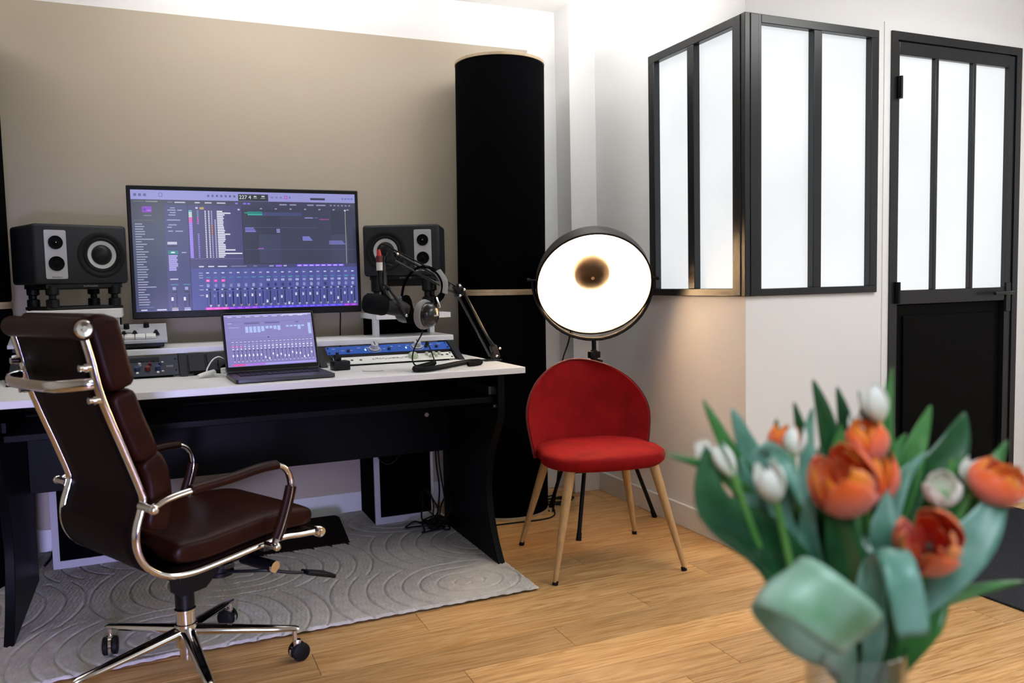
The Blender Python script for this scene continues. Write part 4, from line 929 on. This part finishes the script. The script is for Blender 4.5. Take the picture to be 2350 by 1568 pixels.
for k in range(5):
    wa = math.radians(-10 + 72 * k) + phi       # world angle -> local
    dr_ = Vector((math.cos(wa), math.sin(wa), 0)); sd = Vector((-dr_.y, dr_.x, 0))
    pts = []
    secs = [(.022, .128, .020, .030), (.12, .116, .018, .026), (.22, .104, .015, .021), (.295, .096, .012, .016), (.305, .094, .009, .010)]
    vs = []; n = 12
    for d_, z_, hw_, hh_ in secs:
        for i in range(n):
            a_ = 2 * PI * i / n; vs.append(base_c + dr_ * d_ + sd * (hw_ * math.cos(a_)) + Vector((0, 0, z_ + hh_ * .5 * math.sin(a_))))
    fs = [(j * n + i, j * n + (i + 1) % n, (j + 1) * n + (i + 1) % n, (j + 1) * n + i) for j in range(len(secs) - 1) for i in range(n)] + [tuple(range(n)), tuple(range((len(secs) - 1) * n, len(secs) * n))]
    obj('base_leg', G().add(vs, fs), chrome, oc)
    cp = base_c + dr_ * .292
    rise = .017 if k in (1, 2) else 0
    ca_ = obj('castor', G().cyl(cp + Vector((0, 0, .062)), cp + Vector((0, 0, .09)), .007), chrome, oc)
    sd2 = Matrix.Rotation(.5 + k * .9, 3, 'Z') @ sd; of = sd2.cross(Vector((0, 0, 1))) * .012
    for q_ in (-1, 1):
        cc = cp + of + sd2 * (q_ * .0125) + Vector((0, 0, .026 + rise))
        obj('wheel', G().lathe([(.0001, -.008), (.022, -.008), (.026, -.005), (.026, .005), (.022, .008), (.0001, .009)], 28, cc, sd2 * q_), rubber, ca_)
    obj('fork', G().lathe([(.0275, -.004), (.029, -.004), (.029, .004), (.0275, .004)], 28, cp + of + Vector((0, 0, .026 + rise)), sd2).box(cp + of * .6 + Vector((0, 0, .052 + rise * .5)), (.022, .022, .02), Matrix.Rotation(wa, 3, 'Z'), .004), chrome, ca_)

# ================================================================== RED CHAIR
th_ = math.atan2(-.17, .985)          # facing direction (-.17,-.985)
rc = thing('dining_chair', 'red velvet dining chair with tapered wood legs in front of the floor lamp', 'chair', (1.558, 2.767, 0), th_)
# local: x right (viewer), -y front
for fx, fy, tx_, ty_ in ((-.250, -.235, -.158, -.150), (.250, -.235, .165, -.150), (-.252, .235, -.155, .150), (.245, .235, .160, .150)):
    lg = obj('leg', G().lathe([(.0001, 0), (.0085, 0), (.010, .03), (.0155, .20), (.0195, .385), (.0001, .385)], 20, (0, 0, 0)).xf(Matrix(((1, 0, (tx_ - fx) / .385), (0, 1, (ty_ - fy) / .385), (0, 0, 1))), (fx, fy, .012)), beech, rc)
    obj('foot_cap', G().cyl((fx - .001, fy, 0), (fx + (tx_ - fx) * .03, fy + (ty_ - fy) * .03, .014), .0105, .0105, 16), rubber, lg)
def seat_pt(u, v):
    a_ = 2 * PI * u; ca, sa = math.cos(a_), math.sin(a_)
    ex = lambda c, e: math.copysign(abs(c) ** e, c)
    # v 0..1 from bottom centre over the rim to top centre
    prof_ = [(0.0, .384), (.80, .384), (.93, .388), (.99, .402), (1.0, .420), (.985, .431), (.93, .440), (.75, .446), (.45, .447), (0, .446)]
    k = v * (len(prof_) - 1); i = min(int(k), len(prof_) - 2); t = k - i
    rr = prof_[i][0] * (1 - t) + prof_[i + 1][0] * t; z = prof_[i][1] * (1 - t) + prof_[i + 1][1] * t
    hx = .245 if sa < 0 else .232
    return (rr * hx * ex(ca, .72), rr * (.228 if sa < 0 else .215) * ex(sa, .72), z)
obj('seat', G().grid(seat_pt, 56, 18), velvet, rc, smooth=60)
def back_pt(u, v, side):
    # u -1..1 across, v 0..1 up ; shell curved round the seat
    v = 1 - (1 - v) ** 2; uu = (u - .5) * 2
    zt = .395 + (.755 - .395) * v
    wv = max(0.0, 1 - max(0, (v - .36) / .64) ** 2.1) ** .5
    hw = (.232 + .024 * math.sin(min(1, v / .55) * PI * .5)) * wv
    ang = uu * 1.02
    x = hw * math.sin(ang) / math.sin(1.02)
    y = .235 - .165 * (1 - math.cos(ang)) / (1 - math.cos(1.02)) * (1 - .25 * v) * (hw / .256) + .055 * v - .02
    e = 1 - abs(uu) ** 6
    th = .026 * (.35 + .65 * e) * (1 - .7 * max(0, v - .8) / .2) 
    nv = Vector((math.sin(ang), math.cos(ang), 0))
    p = Vector((x, y, zt)) + nv * (th * .5 * side)
    return p
gb = G().grid(lambda u, v: back_pt(u, v, -1), 36, 26)
gb2 = G().grid(lambda u, v: back_pt(u, v, 1), 36, 26)
off = len(gb.v); gb.v += gb2.v; gb.f += [tuple(i + off for i in reversed(f)) for f in gb2.f]
nu_ = 37
rim = [i for i in range(nu_)] + [nu_ * j + 36 for j in range(1, 27)] + [26 * nu_ + i for i in range(35, -1, -1)] + [nu_ * j for j in range(25, 0, -1)]
for i in range(len(rim)):
    a_, b_ = rim[i], rim[(i + 1) % len(rim)]; gb.f.append((a_, b_, b_ + off, a_ + off))
bk = obj('backrest', gb, velvet, rc, smooth=60)
obj('piping', G().tube([back_pt(0, v / 26, 1) for v in range(0, 26)] + [back_pt(1, v / 26, 1) for v in range(25, -1, -1)], .004, 6, 0), mat('dark_red_piping', (.10, .006, .008), .8), bk)
obj('seat_plate', G().box((0, 0, .380), (.32, .30, .012), None, .003), black_steel, rc)

# ================================================================== FLOOR LAMP
lampc = Vector((1.785, 3.215, 0))
la = thing('floor_lamp', 'lit tripod floor lamp with big black dish and white interior behind the red chair', 'floor lamp', lampc)
nrm = Vector((-.34, -.80, -.50)).normalized()
fc = Vector((1.752, 3.12, 1.058)) - lampc
RD = .249
shell = [(.0001, -.225), (.055, -.224), (.12, -.209), (.175, -.178), (.216, -.135), (.241, -.085), (RD, -.055), (RD, 0)]
inner = [(RD - .005, -.001), (RD - .005, -.055), (.236, -.085), (.211, -.133), (.171, -.174), (.118, -.204), (.055, -.218), (.0001, -.219)]
ds = obj('dish', G().lathe(shell, 64, fc, nrm), lamp_grey, la, smooth=60)
obj('dish_interior', G().lathe(inner, 64, fc, nrm), lamp_in, ds, smooth=60)
obj('rim', G().lathe([(RD - .005, -.001), (RD - .005, .003), (RD + .002, .003), (RD + .002, -.004)], 64, fc, nrm), lamp_black, ds)
cap = obj('reflector_cap', G().lathe([(.0001, -.062), (.02, -.063), (.045, -.070), (.074, -.085), (.087, -.112), (.0865, -.115), (.072, -.090), (.044, -.075), (.02, -.068), (.0001, -.067)], 40, fc, nrm), lamp_cap, la)
obj('cap_screw', G().lathe([(.0001, -.058), (.006, -.058), (.0075, -.062), (.0075, -.066)], 16, fc, nrm), steel, cap)
obj('cap_arm', G().tube([fc + nrm * -.10 + Vector((0, 0, .075)), fc + nrm * -.12 + Vector((-.01, 0, .10)), fc + nrm * -.20 + Vector((-.01, 0, .09))], .003, 8), steel, cap)
obj('bulb', G().lathe([(.012, -.216), (.012, -.185), (.022, -.17), (.028, -.15), (.022, -.13), (.0001, -.122)], 24, fc, nrm), bulb_m, la)
hx = Vector((nrm.y, -nrm.x, 0)).normalized() * -1     # horizontal pivot axis
if hx.x < 0: hx = -hx
pv = fc + nrm * -.055
RY = RD + .014
yoke = [pv + hx * (RY * math.cos(a_)) + Vector((0, 0, RY * math.sin(a_))) for a_ in [math.radians(180 + 7.5 * i) for i in range(25)]]
obj('yoke', G().tube(yoke, .004, 8, 0, flat=(.0035, .0085)), lamp_black, la)
for s in (-1, 1):
    obj('pivot_knob', G().cyl(pv + hx * (s * (RD - .002)), pv + hx * (s * (RY + .020)), .005).cyl(pv + hx * (s * (RY + .012)), pv + hx * (s * (RY + .024)), .010), lamp_black, la)
yb = pv + Vector((0, 0, -RY))
st = Vector((yb.x, yb.y, 0))
obj('stem', G().cyl((st.x, st.y, .36), yb, .010).cyl((st.x, st.y, .70), (st.x, st.y, .775), .016).box((st.x, st.y, .755), (.05, .03, .03), None, .003).cyl((st.x, st.y - .01, .735), (st.x + .035, st.y - .01, .725), .006), lamp_black, la)
hub = Vector((st.x, st.y, .66))
for fx, fy in ((1.585, 2.986), (2.052, 3.125), (1.71, 3.50)):
    f_ = Vector((fx, fy, .004)) - Vector((lampc.x, lampc.y, 0))
    dirv = Vector((f_.x - hub.x, f_.y - hub.y, 0)).normalized()
    lg = obj('leg', G().cyl(hub + dirv * .03, f_, .009, .009, 12), lamp_black, la)
    obj('brace', G().cyl(Vector((st.x, st.y, .40)), hub.lerp(f_, .52), .005, .005, 8), lamp_black, lg)
    obj('foot_tip', G().cyl(f_ + Vector((0, 0, -.004)), f_ + (hub - f_).normalized() * .03, .0115, .0105, 12), rubber, lg)
obj('hub', G().cyl((st.x, st.y, .63), (st.x, st.y, .69), .028), lamp_black, la)
obj('cord', G().tube([fc + nrm * -.23, fc + nrm * -.26 + Vector((-.01, .06, -.10)), fc + Vector((-.0, .24, -.24)), fc + Vector((-.06, .20, -.36)), fc + Vector((-.07, .18, -.6)), Vector((-.10, .20, .03)), Vector((-.12, .22, .006))], .0035, 8), rubber, la)
l = bpy.data.lights.new('lamp_light', 'POINT'); l.energy = 56; l.color = (1, .70, .42); l.shadow_soft_size = .03
lo = bpy.data.objects.new('lamp_light', l); C.objects.link(lo); lo.location = tuple(fc + nrm * -.116); lo.parent = la
R6 = random.Random(4); cg = G()
for k in range(4):
    pts = []
    for i in range(8):
        a_ = i * .9 + k * 1.3; rr = R6.uniform(.04, .11); pts.append((1.75 + rr * 1.2 * math.cos(a_), 3.56 + rr * .7 * math.sin(a_), .006 + R6.uniform(0, .016)))
    cg.tube(pts, .0035, 6, 5)
cg.tube([(1.72, 3.50, .005), (1.66, 3.36, .004), (1.58, 3.32, .004), (1.45, 3.33, .004), (1.33, 3.34, .004), (1.25, 3.35, .004)], .0035, 6)
tag(obj('loose_cable', cg, rubber), 'loose black cords on the oak floor behind the red chair', 'cable')
tag(obj('cable_connector', G().cyl((1.215, 3.30, .012), (1.255, 3.33, .012), .010), steel), 'small metal connector on the floor behind the right desk leg', 'connector')

# ================================================================== TABLE, VASE, TULIPS
V0 = Vector((.6476, .6177, .512))
tb = thing('side_table', 'small round white side table carrying the tulip vase, below the frame', 'table', (V0.x, V0.y, 0))
obj('tabletop', G().lathe([(.0001, .492), (.17, .492), (.173, .497), (.173, .507), (.17, .512), (.0001, .512)], 48), table_m, tb)
obj('stem', G().cyl((0, 0, .02), (0, 0, .492), .02), table_m, tb)
obj('foot', G().lathe([(.0001, 0), (.13, 0), (.13, .012), (.03, .022), (.0001, .022)], 40), table_m, tb)
va = thing('glass_vase', 'clear glass cylinder vase holding the tulips in the foreground', 'vase', V0)
obj('glass', G().lathe([(.0001, 0), (.047, 0), (.0493, .004), (.0493, .190), (.0478, .191), (.0468, .190), (.0468, .012), (.0001, .010)], 48), vase_glass, va, smooth=50)
obj('water', G().lathe([(.0001, .0125), (.0462, .0125), (.0462, .120), (.0001, .120)], 48), water_m, va, smooth=50)
VIEW = Vector((-.60, -.75, .28)).normalized()
LEAVES = [
([(21, 26, 215), (36, 28, 325), (40, 29, 365), (37, 32, 392)], 15, 'b', 0, 0, 1),
([(-6, 37, 216), (-13, 37, 307), (-5, 37, 351), (-2, 49, 386)], 18, 'd', 0, 0, 9),
([(62, 9, 236), (88, -7, 313), (101, -21, 346), (110, -22, 376)], 14, 'b', 0, 0, 12),
([(-37, 41, 231), (-68, 50, 307), (-84, 60, 346), (-99, 58, 383)], 18, 'g', 0, 0, 7),
([(-20, 11, 217), (-44, 16, 283), (-46, 19, 321), (-39, 19, 350)], 16, 'g', 0, 0, 8),
([(28, 2, 233), (22, -12, 298), (26, -12, 323), (31, -12, 350)], 20, 'g', 0, 0, 2),
([(-17, 32, 220), (-46, 50, 290), (-53, 68, 341), (-40, 77, 392)], 17, 'd', 0, 0, 8),
([(44, 50, 230), (60, 56, 330), (70, 58, 390), (74, 62, 430)], 17, 'd', 0, 0, 11),
([(-6, 50, 220), (-24, 70, 320), (-30, 82, 372), (-24, 90, 412)], 18, 'd', 0, 0, 5),
([(-20, 30, 215), (-62, 50, 300), (-92, 66, 345), (-104, 80, 392)], 20, 'g', 0, 0, 8),
([(60, 20, 210), (110, 6, 300), (126, 0, 340), (146, -8, 372)], 20, 'b', 0, 0, 11),
([(-25, 35, 224), (-61, 58, 308), (-117, 65, 366), (-182, 74, 393)], 13, 'b', 0, 0, 10),
([(-10, 39, 205), (-46, 62, 305), (-84, 84, 372), (-113, 102, 438)], 21, 'b', 0, 0, 6),
([(-21, 10, 206), (-89, 25, 295), (-139, 50, 338), (-136, 65, 399)], 49, 'd', 15, 0, 7),
([(-18, 8, 195), (-69, 36, 271), (-99, 52, 304), (-106, 79, 331)], 32, 'd', 0, 0, 7),
([(5, 42, 200), (-29, 66, 311), (-61, 85, 374), (-79, 97, 427)], 28, 'g', -10, 0, 5),
([(-46, 14, 253), (-68, 41, 335), (-77, 49, 383), (-84, 19, 387), (-77, 4, 368), (-75, -4, 343)], 19, 'g', 0, 0, 8),
([(26, 57, 226), (14, 71, 341), (4, 80, 391), (-3, 86, 429)], 15, 'd', 0, 0, 5),
([(3, 35, 238), (-12, 50, 337), (-14, 54, 388), (-7, 54, 428)], 15, 'g', 0, 0, 9),
([(34, 54, 226), (35, 62, 340), (28, 71, 409), (17, 79, 454)], 20, 'd', 0, 0, 13),
([(50, 57, 222), (53, 65, 338), (55, 69, 402), (48, 75, 444)], 18, 'd', 0, 0, 13),
([(32, 35, 256), (61, 29, 344), (60, 34, 400), (47, 43, 442)], 21, 'd', 0, 0, 10),
([(57, 35, 252), (75, 34, 342), (81, 37, 410), (89, 37, 466)], 14, 'b', 0, 0, 10),
([(3, 18, 288), (9, 30, 350), (9, 33, 383), (13, 33, 410)], 17, 'b', 0, 0, 1),
([(51, 35, 218), (87, 27, 319), (108, 22, 377), (126, 18, 424)], 24, 'b', 0, 0, 11),
([(51, 23, 210), (99, 21, 305), (141, 7, 367), (160, 3, 416)], 49, 'd', 0, 0, 11),
([(32, 12, 240), (52, 9, 314), (70, 4, 353), (93, -4, 380)], 17, 'g', 0, 0, 2),
([(60, 44, 248), (81, 41, 328), (93, 39, 367), (108, 34, 392)], 17, 'b', 0, 0, 2),
([(50, 12, 203), (112, -8, 290), (159, -24, 351), (182, -31, 388)], 21, 'b', 0, 0, 4),
([(22, -8, 205), (65, -34, 261), (103, -58, 305), (141, -59, 354)], 51, 'g', 0, 0, 4),
([(20, 0, 200), (43, 5, 268), (55, 15, 312), (89, 14, 347)], 43, 'g', -20, 0, 3),
([(-22, -10, 214), (-36, -21, 284), (-47, -23, 332), (-66, -23, 372)], 28, 'd', 0, 0, 0),
([(-11, -8, 172), (-62, -4, 213), (-104, -4, 255), (-135, -32, 288), (-135, -64, 293), (-113, -86, 272), (-77, -83, 244)], 58, 'p', 0, 1, 0),
([(-6, -30, 197), (-15, -32, 253), (-12, -41, 295), (-25, -67, 310), (-34, -87, 289), (-27, -94, 239)], 32, 'g', 0, 1, 3),
([(9, -26, 193), (-6, -26, 249), (-8, -22, 284), (-4, -11, 308)], 28, 'd', 0, 0, 3),
([(32, -26, 177), (47, -40, 217), (70, -37, 244), (86, -32, 266)], 28, 'b', 0, 0, 3),
([(29, -13, 179), (66, -26, 225), (136, -34, 234), (201, -40, 234)], 13, 'b', 0, 0, 12),
([(-3, 23, 187), (-12, 43, 260), (-19, 61, 306), (-22, 76, 344)], 32, 'd', 0, 0, 9),
([(7, 18, 186), (16, 42, 256), (14, 46, 301), (11, 61, 334)], 32, 'd', 0, 0, 13),
([(17, 14, 186), (41, 31, 255), (63, 36, 301), (61, 41, 351)], 32, 'd', 0, 0, 1),
([(33, 7, 186), (77, 15, 255), (113, 14, 296), (144, 14, 338)], 36, 'd', 0, 0, 12),
([(-14, 6, 185), (-31, 17, 238), (-38, 34, 278), (-34, 47, 325)], 26, 'd', 0, 0, 8),
([(13, 4, 180), (-7, -3, 252), (-7, 0, 294), (10, 6, 321)], 21, 'b', 0, 0, 0)]
FL = [((-19, -13, 334), (-70, -40, 399), 60, 'o', 'large orange and pink double tulip at the centre front of the bouquet'),
((46, 26, 365), (35, 25, 415), 41, 'o', 'orange tulip standing highest, right behind the central orange one'),
((37, 5, 326), (32, 1, 386), 36, 'o', 'narrow orange tulip with pink flank half hidden right of the central one'),
((66, -33, 280), (-2, -86, 332), 62, 'o', 'open orange tulip with dark heart, lowest at the right of the bouquet'),
((128, -45, 333), (131, -65, 369), 49, 'o', 'orange tulip with pink edge at the far right of the bouquet'),
((-25, 80, 367), (-19, 80, 407), 32, 'o', 'small orange tulip at the back, behind a white one'),
((-123, 78, 364), (-130, 84, 401), 17, 'w', 'small white tulip bud at the far left edge of the bouquet'),
((-119, 44, 367), (-134, 53, 401), 18, 'w', 'slim white tulip leaning left behind the broad dark leaf'),
((-95, 10, 346), (-111, 9, 389), 27, 'w', 'closed cream tulip bud at the left front of the bouquet'),
((-43, 44, 380), (-37, 45, 412), 20, 'w', 'white tulip in front of the small orange one at the back'),
((50, 17, 411), (42, 24, 454), 25, 'w', 'white tulip at the very top of the bouquet'),
((135, -25, 339), (144, -26, 373), 26, 'w', 'white tulip behind the orange one at the far right'),
((87, -27, 334), (65, -48, 363), 32, 'w', 'white open tulip just above the open orange one'),
((53, 47, 388), (51, 50, 417), 17, 'w', 'small white tulip half hidden behind the highest orange one')]
def petal(L_, Wd, curl, open_):
    """one cupped petal rooted at the origin, growing along +z, facing -x inward"""
    def fn(u, v):
        a_ = (u - .5) * 2
        wv = Wd * .5 * (math.sin(PI * min(1, v * .92 + .08)) ** .55) * (1 - .15 * v)
        rad = L_ * .42 * math.sin(min(v, .97) * PI * .80) ** .8 * (1 + open_ * v) + .002
        ang = a_ * min(1.25, wv / max(rad, .006))
        z = L_ * (v - .05 * a_ * a_ * v)
        rr = rad * (1 + curl * v * v)
        return (rr * math.cos(ang), rr * math.sin(ang), z)
    return fn
def make_petal_mesh(L_, Wd, curl, open_, m):
    g = G().grid(petal(L_, Wd, curl, open_), 8, 10)
    me = bpy.data.meshes.new('petal'); me.from_pydata(g.v, [], g.f); me.materials.append(m)
    at = me.attributes.new('uvp', 'FLOAT', 'POINT')
    for j in range(11):
        for i in range(9): at.data[j * 9 + i].value = j / 10
    for p in me.polygons: p.use_smooth = True
    return me
R7 = random.Random(21)
roots = []
for fi, (b_, t_, w_, ty, lab) in enumerate(FL):
    b_ = Vector(b_) / 1000; t_ = Vector(t_) / 1000; wv = w_ / 1000
    ang0 = R7.uniform(0, 6.28); foot = Vector((.026 * math.cos(ang0), .026 * math.sin(ang0), .014))
    t = thing('tulip', lab, 'tulip', V0 + foot, 0, 'orange and white tulips in the glass vase')
    ax = (t_ - b_); Lh = max(ax.length, wv * (.95 if ty == 'o' else 1.25)); ax.normalize()
    mid = foot.lerp(b_, .45); mid = Vector((mid.x * .35 if abs(mid.x) > .045 else mid.x * .6, mid.y * .35 if abs(mid.y) > .045 else mid.y * .6, mid.z))
    obj('stem', G().tube([foot - foot, Vector((foot.x * .2 + b_.x * .10, foot.y * .2 + b_.y * .10, .17)) - foot, foot.lerp(b_, .72).lerp(mid, .25) - foot, b_ - foot - ax * .004, b_ - foot + ax * .01], .0036, 8, 5), stem_m, t)
    Rm = orient(ax)
    layers = ((3, .94, 1.0, .0), (3, 1.0, .90, .5), (4, .92, .74, .2), (4, .84, .52, .9)) if ty == 'o' else ((3, .98, 1.0, .0), (3, 1.0, .9, .5))
    for n_, hl, wr, ph in layers:
        m_ = petal_w if ty == 'w' else (petal_pk if wr == 1.0 else petal_o)
        op = (.06 if fi == 3 else -.16) if ty == 'o' else -.14
        pmesh = make_petal_mesh(Lh * hl, wv * 1.05 * wr, .0, op, m_)
        for k in range(n_):
            o = bpy.data.objects.new('petal', pmesh); C.objects.link(o); o.parent = t; o.location = b_ - foot
            sc_ = wv / (2 * Lh * hl * .42 * (1 + op * .7)) * wr
            o.rotation_euler = (Rm @ Matrix.Rotation(ph + 2 * PI * k / n_ + ang0, 3, 'Z')).to_euler(); o.scale = (sc_, sc_, 1)
            o.modifiers.new('thickness', 'SOLIDIFY').thickness = .0012
    if ty == 'o':
        obj('pistil', G().cyl(b_ - foot, b_ - foot + ax * Lh * .45, .004, .003, 8), mat('dark_pistil', (.03, .02, .005), .6), t)
    roots.append((t, foot))
def leaf_geo(pts, wd, twist, strap, foot):
    P = cr([Vector(p) / 1000 - foot for p in pts], 8); m = len(P)
    def fn(u, v):
        k = v * (m - 1); i = min(int(k), m - 2); p = P[i].lerp(P[i + 1], k - i)
        tg = (P[min(i + 1, m - 1)] - P[max(i - 1, 0)]).normalized()
        sd = tg.cross(VIEW)
        if strap: sd = Vector((.64, -.28, .62)) if wd > .05 else Vector((.80, -.35, .10)); sd = (sd - tg * sd.dot(tg))
        sd.normalize(); nm = sd.cross(tg).normalized()
        if twist: q = Matrix.Rotation(math.radians(twist), 3, tg); sd = q @ sd; nm = q @ nm
        a_ = (u - .5) * 2
        if strap: wv = wd * .5 * min(1, .35 + v * 2.2) * (1 - max(0, v - .93) * 2.0)
        else: wv = wd * .5 * ((.28 + .72 * math.sin(PI * min(1, v * 1.15) ** .8 * .62)) if v < .5 else 1.0) * (1 - max(0, (v - .45) / .55) ** 2.0) + .0004
        return p + sd * (wv * a_) + nm * (wv * .32 * (a_ * a_ - .5) * (0.25 if strap else 1)) + nm * (.0018 * math.sin(9 * v + 3 * a_))
    return G().grid(fn, 6, 28)
for pts, wd, cm, tw, strap, own in LEAVES:
    t, foot = roots[own]
    # the leaf sheathes the stem: lead it down into the vase
    p0 = Vector(pts[0]); q0 = Vector((p0.x * .35, p0.y * .35, min(150, p0.z * .7)))
    full = [tuple(q0)] + pts
    obj('leaf', leaf_geo(full, wd / 1000 * (1.0 if strap else 1.28 if wd < 30 else 1.08), tw, strap, foot), LEAF[cm], t, smooth=70, solid=.0009)
